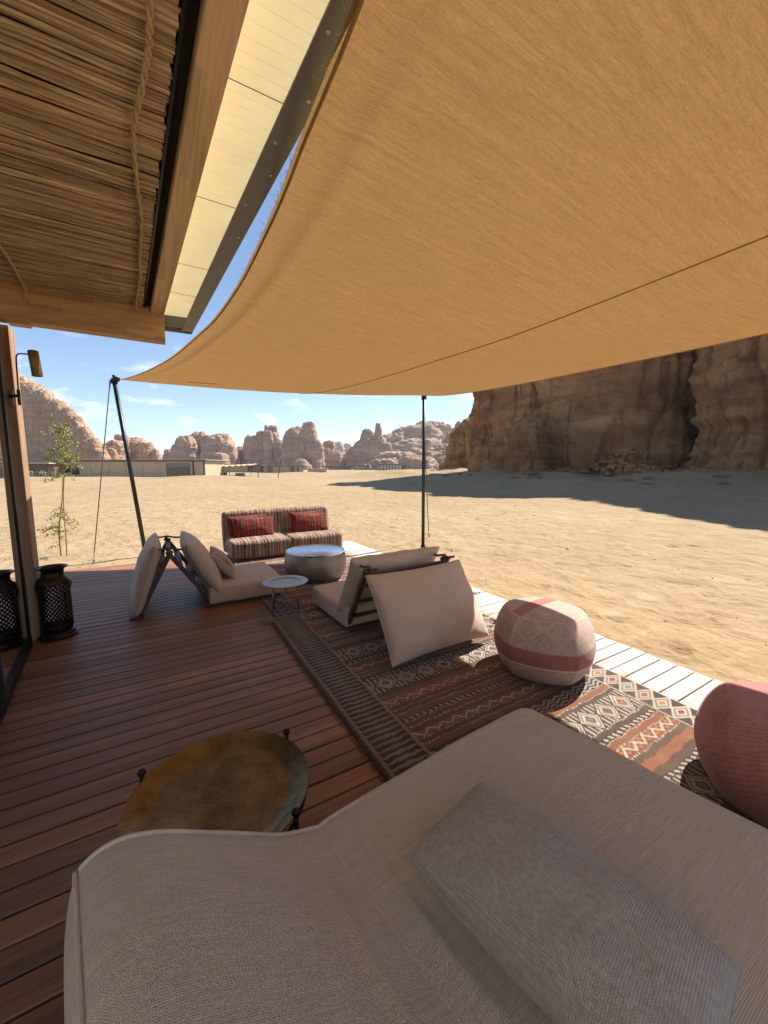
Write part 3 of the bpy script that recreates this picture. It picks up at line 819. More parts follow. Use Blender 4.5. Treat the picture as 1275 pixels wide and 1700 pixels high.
# ------------------------------------------------------------------ the house: roof, ceiling, beams, glazed door
house = thing('house', 'timber house edge with reed ceiling, laminated beams, cream soffit and glazed door', 'house', (-1.0, 4.3, 0))
HL = Vector((-1.0, 4.3, 0))
def hp(b, name, mat, parent=None, **kw):
    par = parent or house
    return b.build(name, M[mat], par, **kw)
def H(*p): return Vector(p) - HL
def bx_off(b, x0, x1, y0, y1, z0, z1): return b.box(x0 + 1.0, x1 + 1.0, y0 - 4.3, y1 - 4.3, z0, z1)
sx = lambda Y: 0.53 - 0.068 * (Y - 1.07)
bl = lambda Y: 0.261 - 0.062 * (Y - 1.35)      # centre line of the long beam
lb_ = MB().bar(H(bl(0.2), 0.2, 2.96), H(bl(4.15), 4.15, 2.96), 0.105, 0.21)
hp(lb_, 'long_beam', 'beam_y', bevel=0.004)
hp(MB().bar(H(bl(0.2) - 0.082, 0.2, 2.93), H(bl(4.14) - 0.082, 4.14, 2.93), 0.05, 0.03).bar(H(bl(0.2) - 0.100, 0.2, 2.905), H(bl(4.14) - 0.100, 4.14, 2.905), 0.012, 0.045), 'channel', 'black')
hp(bx_off(MB(), -1.12, 0.137, 4.152, 4.272, 2.625, 3.06), 'cross_beam', 'beam_x', bevel=0.004)
hp(bx_off(MB(), -0.93, -0.80, 4.16, 4.262, 2.607, 2.6245), 'beam_shim', 'beam_x')
# ribbed cream soffit panels, overlapping like weather boards
edges = [0.2, 0.9, 1.6, 2.32, 3.1, 3.62, 4.19]
for k in range(len(edges) - 1):
    y0, y1 = edges[k], edges[k + 1] - 0.0005
    nr = max(2, round((y1 - y0) / 0.052)); v, f = [], []
    ys = []
    for i in range(nr):
        a, b_ = y0 + (y1 - y0) * i / nr, y0 + (y1 - y0) * (i + 1) / nr
        ys += [(a, 2.878), (b_ - 0.010, 2.864), (b_ - 0.003, 2.866), (b_ - 0.001, 2.878)]
    for xo in (0, 1):
        for a, z in ys:
            X = (bl(a) + 0.045) if xo == 0 else 0.53 - 0.068 * (a - 1.07) + 0.03
            v.append(H(X, a, z))
    n = len(ys)
    f = [(i, i + 1, n + i + 1, n + i) for i in range(n - 1)]
    pn = hp(MB().add(v, f), 'soffit_panel', 'cream')
    hp(MB().bar(H(bl(y1) + 0.05, y1, 2.8625), H(sx(y1) - 0.0, y1, 2.8625), 0.0025, 0.002), 'joint_strip', 'hem', pn)
st_ = MB().bar(H(sx(0.2), 0.2, 2.754), H(sx(4.22), 4.22, 2.754), 0.094, 0.008).bar(H(sx(0.2) + 0.043, 0.2, 2.81), H(sx(4.22) + 0.043, 4.22, 2.81), 0.008, 0.10)
steel = hp(st_, 'edge_beam', 'steel')
hp(MB().bar(H(0.135, 4.205, 2.825), H(0.36, 4.19, 2.825), 0.05, 0.115).bar(H(0.13, 4.225, 2.77), H(0.36, 4.21, 2.77), 0.01, 0.06), 'end_bar', 'steel')
for k in range(13):
    Y = 1.15 + k * 0.235 + random.uniform(-0.05, 0.05)
    b = MB().lathe([(0.0001, -0.004), (0.0055, -0.003), (0.007, 0.0)], 8, H(sx(Y) + random.choice((-0.02, 0.02)), Y, 2.749))
    hp(b, 'rivet', 'vtop', steel)
rv = [H(-3.3, 0.15, 3.07), H(bl(0.15) + 0.06, 0.15, 3.07), H(bl(4.3) + 0.06, 4.3, 3.07), H(-3.3, 4.3, 3.07)]
rv += [p + Vector((0, 0, 0.1)) for p in rv]
hp(MB().add(rv, [(3, 2, 1, 0), (4, 5, 6, 7), (0, 1, 5, 4), (1, 2, 6, 5), (2, 3, 7, 6), (3, 0, 4, 7)]), 'roof', 'steel')
ceil = hp(bx_off(MB(), -3.2, 0.155, 0.15, 4.151, 2.91, 2.94), 'ceiling', 'ceil')
rme = []
for k in range(7):
    rs = np.random.default_rng(60 + k); pts, rr_ = [], []
    n = 20
    for i in range(n + 1):
        pts.append((-1.95 + 1.95 * i / n, rs.normal(0, 0.0012) + 0.004 * math.sin(i * 0.5 + k), rs.normal(0, 0.001) + 0.003 * math.sin(i * 0.37 + 2 * k)))
        rr_.append(0.0082 * rs.uniform(0.72, 1.12))
    b = MB().tube(pts, rr_, 6)
    rme.append(new_mesh('reed', b.v, b.f, M['reed']))
Yr = 4.14
k = 0
while Yr > 0.35 and k < 299:
    o = link('reed', rme[k % 7], ceil, H(bl(Yr) - 0.11 + random.uniform(-0.008, 0.004), Yr, 2.892 + random.uniform(-0.006, 0.007)))
    s_ = random.choice((0.75, 0.9, 1.0, 1.0, 1.15, 1.35))
    o.scale = (1, s_, s_)
    o.rotation_euler = (random.uniform(0, 6), 0, random.uniform(-0.006, 0.006))
    Yr -= 0.0132 * s_ * random.uniform(0.9, 1.1); k += 1
hp(bx_off(MB(), -1.058, -0.955, 4.302, 4.46, 0.0, 2.622), 'post', 'post', bevel=0.004)
# glazed door leaf beside the post, at a slight angle to the deck
dA, dB = Vector((-1.012, 4.20, 0)), Vector((-0.905, 3.03, 0))
dn = (dB - dA).normalized()
def dpt(s, z): return dA + dn * s + Vector((0, 0, z)) - HL
DLn = (dB - dA).length
door = hp(MB().bar(dpt(0.02, 0.012), dpt(0.02, 2.6), 0.022, 0.03).bar(dpt(DLn - 0.03, 0.012), dpt(DLn - 0.03, 2.6), 0.06, 0.055).bar(dpt(0.042, 0.05), dpt(DLn - 0.062, 0.05), 0.05, 0.075).bar(dpt(0.042, 2.57), dpt(DLn - 0.062, 2.57), 0.05, 0.06), 'door', 'black')
hp(MB().bar(dpt(0.042, 1.315), dpt(DLn - 0.062, 1.315), 0.008, 2.44), 'pane', 'glass', door)
door2 = hp(MB().bar(dpt(DLn + 0.05, 0.012), dpt(DLn + 0.05, 2.6), 0.05, 0.055).bar(dpt(DLn + 1.2, 0.012), dpt(DLn + 1.2, 2.6), 0.05, 0.055).bar(dpt(DLn + 0.08, 0.05), dpt(DLn + 1.17, 0.05), 0.05, 0.075), 'door', 'black')
hp(MB().bar(dpt(DLn + 0.08, 1.33), dpt(DLn + 1.17, 1.33), 0.008, 2.46), 'pane', 'glass', door2)
hp(bx_off(MB(), -3.25, -3.15, 0.2, 4.3, 0.0, 2.9), 'wall', 'inner')
hp(bx_off(MB(), -1.12, -0.98, -2.4, 0.1, 0.0, 2.95), 'wall', 'bounce_wall')  # unseen wall added behind the camera, bounces sun onto the shaded daybed
hp(bx_off(MB(), -3.15, -1.06, 4.40, 4.46, 0.0, 2.9), 'wall', 'vbrown')

def rope(label, pts, r=0.0068):
    c = catmull(pts, 150)
    t = thing('hanging_rope', label, 'rope', tuple(c[0]))
    for s in range(2):
        q = [(p[0] - c[0][0] + r * 0.75 * math.cos(i * 0.75 + s * math.pi), p[1] - c[0][1], p[2] - c[0][2] + r * 0.75 * math.sin(i * 0.75 + s * math.pi)) for i, p in enumerate(c)]
        MB().tube(q, r, 6).build('strand', M['rope'], t, smooth=True)
    return t
rope('long jute rope wandering along the reed ceiling near the timber beam', [(0.10, 0.5, 2.868), (0.08, 1.1, 2.87), (0.065, 1.469, 2.868), (0.06, 1.624, 2.87), (0.044, 1.748, 2.868), (0.009, 1.962, 2.866), (-0.003, 2.102, 2.868), (-0.001, 2.389, 2.87), (0.008, 2.71, 2.868), (-0.015, 3.164, 2.868), (-0.020, 3.45, 2.868), (-0.055, 3.85, 2.868), (-0.069, 4.05, 2.866), (-0.066, 4.13, 2.85)])
rope('short jute rope end on the reed ceiling at the far left of the cross beam', [(-0.76, 2.6, 2.868), (-0.755, 3.1, 2.868), (-0.761, 3.437, 2.866), (-0.766, 3.692, 2.868), (-0.785, 4.0, 2.866), (-0.794, 4.135, 2.862), (-0.80, 4.139, 2.82), (-0.795, 4.138, 2.77)])

# wall lamp on the post
t = thing('wall_lamp', 'bronze reading lamp on a bent black arm fixed to the timber post', 'lamp', (-0.98, 4.30, 2.05))
LO = Vector((-0.98, 4.30, 2.05))
def L_(*p): return Vector(p) - LO
MB().box(-0.016, 0.016, -0.02, 0.0, -0.06, 0.06).build('back_plate', M['bronze'], t, bevel=0.004)
MB().tube([L_(-0.98, 4.28, 2.06), L_(-0.98, 4.25, 2.06), L_(-0.92, 4.25, 2.07)], 0.013, 10).tube([L_(-0.924, 4.25, 1.995), L_(-0.924, 4.25, 2.115)], 0.011, 10).build('joint', M['black'], t)
MB().tube([L_(*p) for p in catmull([(-0.924, 4.25, 2.11), (-0.920, 4.25, 2.25), (-0.916, 4.25, 2.36), (-0.905, 4.25, 2.392), (-0.88, 4.25, 2.40), (-0.835, 4.25, 2.402)], 24)], 0.0055, 8).build('arm', M['black'], t, smooth=True)
sh_ = MB().lathe([(0.0001, 0.1), (0.030, 0.1), (0.036, 0.094), (0.036, -0.1), (0.033, -0.1), (0.033, 0.085), (0.0001, 0.085)], 28).build('lamp_shade', M['bronze'], t, loc=L_(-0.803, 4.25, 2.335), rot=(0, rad(-4), 0))
smooth_by_angle(sh_, 35)

# ------------------------------------------------------------------ shade sail, poles and guys
def resample(c, n):
    d = np.concatenate([[0], np.cumsum(np.linalg.norm(np.diff(c, axis=0), axis=1))])
    t = np.linspace(0, d[-1], n)
    return np.stack([np.interp(t, d, c[:, k]) for k in range(3)], -1)
PA, PB = np.array([-0.50, 8.28, 2.995]), np.array([4.42, 6.10, 2.835])
PC, PD = np.array([4.5, -2.4, 2.76]), np.array([0.43, 0.20, 2.68])
NU, NV = 120, 110
inner = resample(catmull([PD, (0.50, 1.0, 2.68), (0.526, 1.53, 2.70), (0.54, 1.80, 2.705), (0.552, 2.18, 2.72), (0.55, 2.9, 2.74), (0.495, 3.67, 2.75), (0.42, 4.3, 2.78), (0.238, 5.55, 2.84), (0.009, 6.5, 2.87), (-0.19, 7.2, 2.90), (-0.38, 7.85, 2.945), PA], 500), NV)
outer = resample(catmull([PC, (4.22, -0.3, 2.57), (4.15, 1.21, 2.525), (4.13, 2.45, 2.535), (4.18, 3.9, 2.585), (4.28, 5.1, 2.68), PB], 400), NV)
near_ = resample(catmull([PD, (1.7, -0.60, 2.66), (3.1, -1.52, 2.66), PC], 200), NU)
fare = resample(catmull([PA, (0.62, 7.72, 2.90), (1.9, 7.13, 2.825), (3.2, 6.58, 2.81), PB], 300), NU)
u = np.linspace(0, 1, NU)[:, None, None]; v = np.linspace(0, 1, NV)[None, :, None]
P = ((1 - v) * near_[:, None, :] + v * fare[:, None, :]) + ((1 - u) * inner[None] + u * outer[None]) - ((1 - u) * (1 - v) * PD + u * (1 - v) * PC + (1 - u) * v * PA + u * v * PB)
uu, vv = u[..., 0], v[..., 0]
P[..., 2] -= 0.03 * np.sin(np.pi * uu) * np.sin(np.pi * vv)
P[..., 2] += 0.006 * perlin(P[..., 0] * 1.3, P[..., 1] * 0.8, 3.0) * np.sin(np.pi * uu)
da_ = np.linalg.norm(P - PA, axis=-1)
th_ = np.arctan2(uu * 4.0 + 1e-6, (1 - vv) * 8.0 + 1e-6)
P[..., 2] += 0.010 * np.sin(th_ * 26) * np.exp(-(da_ / 1.1)) * sstep(0.0, 0.4, da_)
# the folded hem hangs a little along the inner side
P[..., 2] -= 0.018 * np.exp(-((uu - 0.028) / 0.02) ** 2) * np.sin(np.pi * vv) - 0.012 * np.exp(-((uu - 0.055) / 0.012) ** 2) * np.sin(np.pi * vv)
sail = link('shade_sail', grid_mesh('shade_sail', P[..., 0], P[..., 1], P[..., 2], M['sail']))
tag(sail, 'big taut sand coloured canvas shade sail over the deck', 'shade sail')
def sail_line(us, v0, v1, n=60, off=-0.004):
    out = []
    for tt in np.linspace(0, 1, n):
        uu_ = us(tt) if callable(us) else us
        vv_ = v0 + (v1 - v0) * tt
        a, b = uu_ * (NU - 1), vv_ * (NV - 1)
        i, j = min(int(a), NU - 2), min(int(b), NV - 2)
        fa, fb = a - i, b - j
        q = (P[i, j] * (1 - fa) + P[i + 1, j] * fa) * (1 - fb) + (P[i, j + 1] * (1 - fa) + P[i + 1, j + 1] * fa) * fb
        out.append((q[0], q[1], q[2] + off))
    return out
MB().tube(sail_line(lambda q: 0.575 - 0.075 * (1 - q) ** 1.5, 0.0, 1.0, 90), 0.004, 6).build('seam', M['hem'], sail, smooth=True)
MB().tube(sail_line(0.005, 0.0, 1.0, 110, 0.0), 0.006, 6).build('hem_cord', M['hem'], sail, smooth=True)
MB().tube(sail_line(0.995, 0.0, 1.0, 90, 0.0), 0.006, 6).build('hem_cord', M['hem'], sail, smooth=True)
MB().tube(sail_line(lambda q: 0.17 + 0.08 * q, 0.885, 0.872, 8, -0.003), 0.004, 5).build('stitch_line', M['strap'], sail)
b = MB(); rs = np.random.default_rng(4)
for p in sail_line(0.0, 0.07, 0.33, 150, 0.0):
    if rs.uniform() < 0.25: continue
    q = [Vector(p)]
    d = Vector((-0.6 + rs.normal(0, 0.4), rs.normal(0, 0.7), rs.normal(0, 0.3)))
    for k in range(3):
        q.append(q[-1] + d * rs.uniform(0.003, 0.010)); d += Vector(rs.normal(0, 0.45, 3))
    b.tube(q, 0.0007, 4, False)
o = b.build('frayed_thread', M['fringe'], sail); o['kind'] = 'stuff'

def pole(label, foot, top, r):
    t = thing('tent_pole', label, 'pole', foot)
    f, p = Vector(foot), Vector(top) - Vector(foot)
    MB().tube([(0, 0, 0.02), p], r, 16).build('shaft', M['pole'], t, smooth=True)
    MB().box(-0.075, 0.075, -0.05, 0.05, 0.0, 0.018).tube([(0, 0, 0.018), (0, 0, 0.10)], r * 1.35, 14).build('foot_plate', M['black'], t, bevel=0.003)
    MB().tube([p - Vector((0, 0, 0.06)), p + Vector((0, 0, 0.02))], r * 1.5, 14).tube([p, p + Vector((-0.004, 0, 0.085))], r * 0.6, 10).build('cap', M['black'], t)
    return t, p
gz = lambda x, y: float(ground_z(np.array([x]), np.array([y]))[0])
t, p = pole('dark leaning pole holding the left corner of the sail', (-0.26, 8.14, gz(-0.26, 8.14)), (-0.545, 8.31, 2.99), 0.035)
MB().bar(p + Vector((0.005, -0.01, 0.03)), p + Vector((0.075, -0.05, 0.0)), 0.06, 0.075).build('corner_bracket', M['black'], t, bevel=0.01)
MB().tube([p + Vector((-0.02, -0.01, -0.03)), p + Vector((-0.06, -0.03, -0.035))], 0.022, 10).build('ring_bolt', M['black'], t)
pole('straight dark upright pole under the far edge of the sail', (4.45, 6.09, gz(4.45, 6.09)), (4.44, 6.10, 2.82), 0.032)
def guy(label, a, b_, pin=0.12):
    t = thing('guy_rope', label, 'rope', b_)
    A_ = Vector(a) - Vector(b_)
    MB().tube([A_, A_ * 0.97], 0.014, 8).build('turnbuckle', M['steel'], t)
    MB().tube([A_ * 0.97, A_ * 0.06], 0.0085, 7).build('line', M['strap'], t)
    d = A_.normalized() * 0.16
    MB().tube([(0.012, 0, -0.03), Vector((0.012, 0, 0)) + d * 0.5, Vector((0.008, 0, 0)) + d, d * 1.2, Vector((-0.008, 0, 0)) + d, Vector((-0.012, 0, 0)) + d * 0.5, (-0.012, 0, -0.03)], 0.004, 6).tube([(0, 0, -0.05), (0.02, 0.01, 0.06)], 0.012, 8).build('ground_peg', M['steel'], t)
guy('taut guy rope running from the leaning pole down to the sand at left', (-0.60, 8.26, 2.95), (-1.02, 8.0, gz(-1.02, 8.0)))
guy('thin guy line behind the straight upright pole', (4.46, 6.16, 2.75), (5.30, 7.03, gz(5.3, 7.03)))

# ------------------------------------------------------------------ sapling
def sapling():
    t = thing('sapling', 'thin two stemmed sapling with sparse yellow green leaves on the sand at left', 'tree', (-1.57, 9.0, gz(-1.57, 9.0)))
    O = Vector((-1.57, 9.0, gz(-1.57, 9.0)))
    rs = np.random.default_rng(21)
    s1 = catmull([(-0.04, 0.02, -0.05), (-0.03, 0, 0.5), (0.05, 0, 1.0), (0.11, -0.04, 1.5), (0.14, -0.06, 1.9), (0.12, -0.05, 2.38)], 30)
    s2 = catmull([(0.05, -0.03, -0.05), (0.06, 0, 0.5), (0.07, 0.01, 1.0), (0.12, -0.03, 1.45), (0.16, -0.06, 1.8)], 24)
    MB().tube(s1, list(np.linspace(0.014, 0.004, 30)), 7).build('stem', M['bark'], t)
    MB().tube(s2, list(np.linspace(0.012, 0.004, 24)), 7).build('stem', M['bark'], t)
    br, lf = MB(), MB()
    def twig(p, d, n, ln):
        q = [Vector(p)]; d = Vector(d).normalized()
        for k in range(n):
            d = (d + Vector(rs.normal(0, 0.28, 3)) + Vector((0, 0, -0.12))).normalized()
            q.append(q[-1] + d * ln)
            for m in range(7):
                c = q[-1] + Vector(rs.normal(0, 0.018, 3)); a = Vector(rs.normal(size=3)).normalized(); e = a.cross(Vector(rs.normal(size=3))).normalized()
                s = rs.uniform(0.015, 0.030)
                lf.add([c - a * s, c + e * s * 0.4, c + a * s, c - e * s * 0.4], [(0, 1, 2, 3)])
        br.tube(q, list(np.linspace(0.0035, 0.0012, len(q))), 4, False)
    for k in range(48):
        i = rs.integers(17, 30); a = rs.uniform(0, 6.28)
        twig(s1[i], (math.cos(a), math.sin(a), 0.5), rs.integers(3, 7), 0.055)
    for k in range(20):
        i = rs.integers(5, 11); a = rs.uniform(0, 6.28)
        twig(s2[i] if k % 2 else s1[i - 2], (math.cos(a), math.sin(a), 0.35), rs.integers(3, 6), 0.055)
    br.build('twigs', M['bark'], t); lf.build('foliage', M['leaf'], t)
sapling()

# ------------------------------------------------------------------ rugs
CRE, RUST, BRN, DRK, ORG, BLU, TAU = (np.array(c) for c in ((0.50, 0.43, 0.34), (0.235, 0.085, 0.038), (0.095, 0.055, 0.033), (0.034, 0.018, 0.013), (0.42, 0.17, 0.05), (0.16, 0.19, 0.24), (0.27, 0.205, 0.155)))
RED = np.array((0.27, 0.035, 0.03))
def tri(x): return np.abs((x % 1.0) * 2 - 1)
def kilim(u, v, W, Lh, red=False):
    """colours of a flat-woven rug: u across, v along, metres"""
    rs = np.random.default_rng(9 if not red else 19)
    base1, base2 = (RUST, BRN) if not red else (RED, RED * 0.45)
    C = np.zeros(u.shape + (3,)) + base2
    wob = 0.004 * np.sin(u * 40) + 0.005 * perlin(u * 3, v * 3, 1)
    vv = v + wob
    seq = ['r', 'b', 'r', 'z', 'r', 'b', 'D', 'd', 'b', 'r', 'b', 'z', 'r', 'd', 'b', 'D', 'b', 'r', 'w', 'r', 'b', 'z', 'b', 'r', 'd']
    wid = dict(r=0.046, b=0.040, z=0.065, D=0.16, d=0.034, w=0.10)
    y, k = 0.0, 0
    while y < Lh + 0.05:
        s = seq[k % len(seq)]; w = wid[s] * rs.uniform(0.9, 1.15)
        m = (vv >= y) & (vv < y + w); q = (vv - y) / w
        if s == 'r': C[m] = base1 * rs.uniform(0.75, 1.2)
        elif s == 'b': C[m] = base2 * rs.uniform(0.8, 1.3)
        elif s == 'z':
            C[m] = base1 * 0.9
            zz = np.abs(q - 0.2 - 0.6 * tri(u / 0.10)) < 0.13
            C[m & zz] = CRE
            dd = (np.abs(q - 0.75 + 0.5 * tri(u / 0.10)) < 0.08) & ~zz
            C[m & dd] = ORG
        elif s == 'w':
            C[m] = DRK * 1.4
            for o_ in (0.0, 0.33, 0.66):
                C[m & (np.abs(q - o_ * 0.8 - 0.22 * tri(u / 0.10)) < 0.055)] = CRE * 0.9
        elif s == 'D':
            C[m] = base2 * 0.6
            dist = np.abs(((u / 0.17) % 1) - 0.5) * 2 + np.abs(q - 0.5) * 2
            C[m & (dist < 0.95)] = CRE
            C[m & (dist < 0.80)] = TAU * 0.8
            C[m & (dist < 0.66)] = CRE
            C[m & (dist < 0.42)] = base2
            cc = np.where(((u / 0.17).astype(int) % 3)[..., None] == 0, ORG, np.where(((u / 0.17).astype(int) % 3)[..., None] == 1, BLU, base1))
            mm = m & (dist < 0.26); C[mm] = cc[mm]
            sp = m & (dist > 1.1) & (tri(u / 0.035) < 0.5); C[sp] = CRE * 0.8
        elif s == 'd':
            C[m] = DRK
            ds = m & (tri(u / 0.045 + q * 0.5) < 0.42) & (np.abs(q - 0.5) < 0.33); C[ds] = CRE
        if s in 'rbz' and rs.uniform() < 0.75:
            ln = np.abs(vv - y - w + 0.004 * np.sign(np.sin(u * 2 * np.pi / 0.022))) < 0.0045
            C[ln] = CRE
        y += w; k += 1
    # side borders
    bl_, br_ = 0.29, 0.23
    m = u < bl_
    C[m] = DRK * 1.6
    q = (u - 0.06) / 0.20
    teeth = tri(v / 0.046 + 0.12 * tri(u / 0.07) + 0.12 * perlin(u * 9, v * 5, 0)) > np.abs(q - 0.5) * 0.7 + 0.38
    far = v > 0.95
    C[m & far & teeth] = CRE * 0.58
    C[m & far & teeth & (tri(v / 0.3) < 0.25)] = TAU
    dist = np.abs(((v / 0.12) % 1) - 0.5) * 2 + np.abs(((q * 2) % 1) - 0.5) * 1.3
    C[m & ~far & (dist < 0.95)] = CRE * 0.8
    C[m & ~far & (dist < 0.62)] = DRK
    C[m & ~far & (dist < 0.36)] = TAU
    C[u < 0.02] = DRK
    C[(u > 0.03) & (u < 0.048)] = TAU
    C[(u > bl_ - 0.018) & (u < bl_)] = TAU * 1.1
    m = u > W - br_
    C[m] = DRK * 2.2
    q = (W - u) / br_
    dist = np.abs(((v / 0.105) % 1) - 0.5) * 2 + np.abs(q - 0.5) * 2.3
    C[m & (dist < 1.12)] = CRE
    C[m & (dist < 0.80)] = TAU * 0.6
    C[m & (dist < 0.62)] = CRE
    kk = (np.floor(v / 0.105).astype(int) % 4)[..., None]
    cc = np.where(kk == 0, RUST, np.where(kk == 1, BLU, np.where(kk == 2, RED, ORG)))
    mm = m & (dist < 0.36); C[mm] = cc[mm]
    C[m & (q > 0.93)] = CRE
    C[m & (q < 0.07)] = CRE * 0.9
    worn = 0.5 + 0.5 * np.clip(fbm(u * 5, v * 5, 8, 3) * 1.5, -1, 1)
    mean = C.mean(axis=(0, 1))
    C = C * (1 - 0.22 * worn[..., None]) + mean * 0.22 * worn[..., None]
    return C * 0.78

def make_rug(name, label, x0, x1, y0, y1, z, red, step=0.0062, skew=0.0):
    W, Lh = x1 - x0, y1 - y0
    u, v = np.meshgrid(np.linspace(0, W, int(W / step)), np.linspace(0, Lh, int(Lh / step)))
    C = kilim(u, v, W, Lh, red)
    X = x0 + u + 0.012 * perlin(0.3, v * 1.1, 2) + 0.03 * perlin(1.1, v * 0.45, 5) + skew * v
    Y = y0 + v + 0.015 * perlin(u * 1.2, 0.2, 4)
    Z = z + 0.0022 * fbm(u * 2.2, v * 2.2, 6, 2) + 0.003 * np.maximum(0, perlin(u * 0.9, v * 1.7, 9))
    Z = Z + 0.006 * np.exp(-((u - 0.281) / 0.009) ** 2) + 0.006 * np.exp(-((u - 0.039) / 0.009) ** 2) + 0.005 * np.exp(-((u - W + 0.22) / 0.008) ** 2)
    e = np.minimum(np.minimum(u, W - u), np.minimum(v, Lh - v))
    Z = np.where(e < step * 0.5, 0.002, Z)
    X, Y, Z = X - x0, Y - y0, Z
    r = tag(link(name, grid_mesh(name, X, Y, Z, M['rug'], True, C.reshape(-1, 3)), None, (x0, y0, 0)), label, 'rug')
    return r, X, Y, Z
rug2, _, _, _ = make_rug('rug', 'red and white kilim rug under the drum table and striped sofa', 0.93, 2.74, 3.66, 6.98, 0.006, True, 0.0085)
rug1, RX, RY, RZ = make_rug('rug', 'big brown and rust striped kilim rug with cream zigzag borders', 0.86, 2.80, 0.30, 3.70, 0.010, False)
b = MB(); rs = np.random.default_rng(31)
n = RX.shape[0]
for k in range(0, n, 2):
    p = Vector((RX[k, 0], RY[k, 0], 0.004))
    for q in range(2):
        d = Vector((-1, rs.normal(0, 0.6), 0)).normalized(); ln = rs.uniform(0.012, 0.035)
        b.tube([p, p + d * ln * 0.5 + Vector((0, 0, 0.004)), p + d * ln + Vector((0, rs.normal(0, 0.006), -0.001))], 0.0011, 4, False)
o = b.build('side_fringe', M['darkfringe'], rug1); o['kind'] = 'stuff'
b = MB()
for k in range(0, RX.shape[1], 3):
    p = Vector((RX[-1, k], RY[-1, k], 0.006)); d = Vector((rs.normal(0, 0.4), 1, 0)).normalized(); ln = rs.uniform(0.03, 0.07)
    b.tube([p, p + d * ln * 0.5 + Vector((0, 0, 0.006)), p + d * ln], 0.0014, 4, False)
o = b.build('end_fringe', M['fringe'], rug1); o['kind'] = 'stuff'
b = MB()
for k in range(60):
    p = Vector((0.0 + rs.normal(0, 0.03), 3.38 + rs.normal(0, 0.025), 0.008)); d = Vector((rs.normal(-0.2, 0.8), rs.normal(0.4, 0.8), 0)).normalized(); ln = rs.uniform(0.03, 0.09)
    b.tube([p, p + d * ln * 0.4 + Vector((0, 0, rs.uniform(0.01, 0.025))), p + d * ln * 0.8 + Vector((rs.normal(0, 0.01), rs.normal(0, 0.01), 0.004)), p + d * ln], 0.0016, 4, False)
o = b.build('corner_tassel', M['fringe'], rug1); o['kind'] = 'stuff'
t = thing('tassel_cord', 'thin cord with a small red knot lying on the rug edge near the patterned pouf', 'cord', (2.72, 2.54, 0.014))
MB().tube([tuple(p) for p in catmull([(0.0, 0.0, 0.012), (-0.03, 0.10, 0.006), (0.0, 0.2, 0.006), (0.03, 0.33, 0.006), (-0.02, 0.45, 0.006)], 30)], 0.004, 6).build('cord', M['fringe'], t)
MB().ball((0, 0, 0.016), 0.017).tube([(0, 0, 0.012), (0.03, -0.03, 0.006)], [0.01, 0.014], 7).build('knot', m_plain('red knot', (0.26, 0.05, 0.035), 0.9), t)
t = thing('deck_clip', 'small dark metal clip lying on the pale boards at the deck edge', 'clip', (3.2, 3.30, 0.0015))
MB().lathe([(0.0001, 0.012), (0.03, 0.011), (0.038, 0.004), (0.038, 0.0)], 16).build('disc', M['steel'], t)
MB().bar((-0.07, 0.02, 0.006), (0.05, -0.01, 0.006), 0.02, 0.010).build('tongue', M['black'], t)

# ------------------------------------------------------------------ soft furnishings helpers
def pillow_arrays(w, h, t, n=30, m=24, pinch=0.07, seed=0, wr=0.006, ex=0.40):
    uu, vv = np.meshgrid(np.sin(np.linspace(-np.pi / 2, np.pi / 2, n)), np.sin(np.linspace(-np.pi / 2, np.pi / 2, m)), indexing='ij')
    x = w / 2 * uu * (1 - pinch * (1 - vv ** 2) * np.abs(uu))
    y = h / 2 * vv * (1 - pinch * (w / h) * 0.8 * (1 - uu ** 2) * np.abs(vv))
    th = (np.clip(1 - uu ** 2, 0, 1) * np.clip(1 - vv ** 2, 0, 1)) ** ex
    wz = wr * perlin(uu * 2.4 + seed, vv * 2.4, seed) + wr * 0.8 * perlin(x * 14 + seed, y * 14, seed + 3) * (1 - th)
    return uu, vv, x, y, t / 2 * th + wz * np.minimum(1, th * 2), -t / 2 * th * 0.9 + wz * 0.5 * np.minimum(1, th * 2)

def pillow(name, w, h, t, mat, parent=None, mtx=None, seed=0, colf=None, n=30, m=24, pinch=0.07, pipe='piping', pr=0.006, wr=0.006, ex=0.40):
    uu, vv, x, y, zt, zb = pillow_arrays(w, h, t, n, m, pinch, seed, wr, ex)
    N = n * m
    co = np.concatenate([np.stack([x, y, zt], -1).reshape(-1, 3), np.stack([x, y, zb], -1).reshape(-1, 3)])
    i, j = np.meshgrid(np.arange(n - 1), np.arange(m - 1), indexing='ij')
    q = np.stack([i * m + j, (i + 1) * m + j, (i + 1) * m + j + 1, i * m + j + 1], -1).reshape(-1, 4)
    f = np.concatenate([q, q[:, ::-1] + N])
    cols = None
    if colf is not None:
        c = colf(x.ravel(), y.ravel()); cols = np.concatenate([c, c])
    me = new_mesh(name, co, f, mat, True, cols)
    o = link(name, me, parent)
    if mtx is not None: o.matrix_local = mtx
    if pipe:
        k = [(a, 0) for a in range(n)] + [(n - 1, b_) for b_ in range(1, m)] + [(a, m - 1) for a in range(n - 2, -1, -1)] + [(0, b_) for b_ in range(m - 2, 0, -1)]
        pts = [(x[a, b_], y[a, b_], zt[a, b_]) for a, b_ in k]
        MB().tube(pts + [pts[0]], pr, 6, False).build('piping', M[pipe], o, smooth=True)
    return o

def frame_mtx(c, ex, ey):
    """matrix from centre, width direction and height direction"""
    ex, ey = Vector(ex).normalized(), Vector(ey).normalized()
    ez = ex.cross(ey).normalized(); ey = ez.cross(ex)
    return Matrix(((ex.x, ey.x, ez.x, c[0]), (ex.y, ey.y, ez.y, c[1]), (ex.z, ey.z, ez.z, c[2]), (0, 0, 0, 1)))

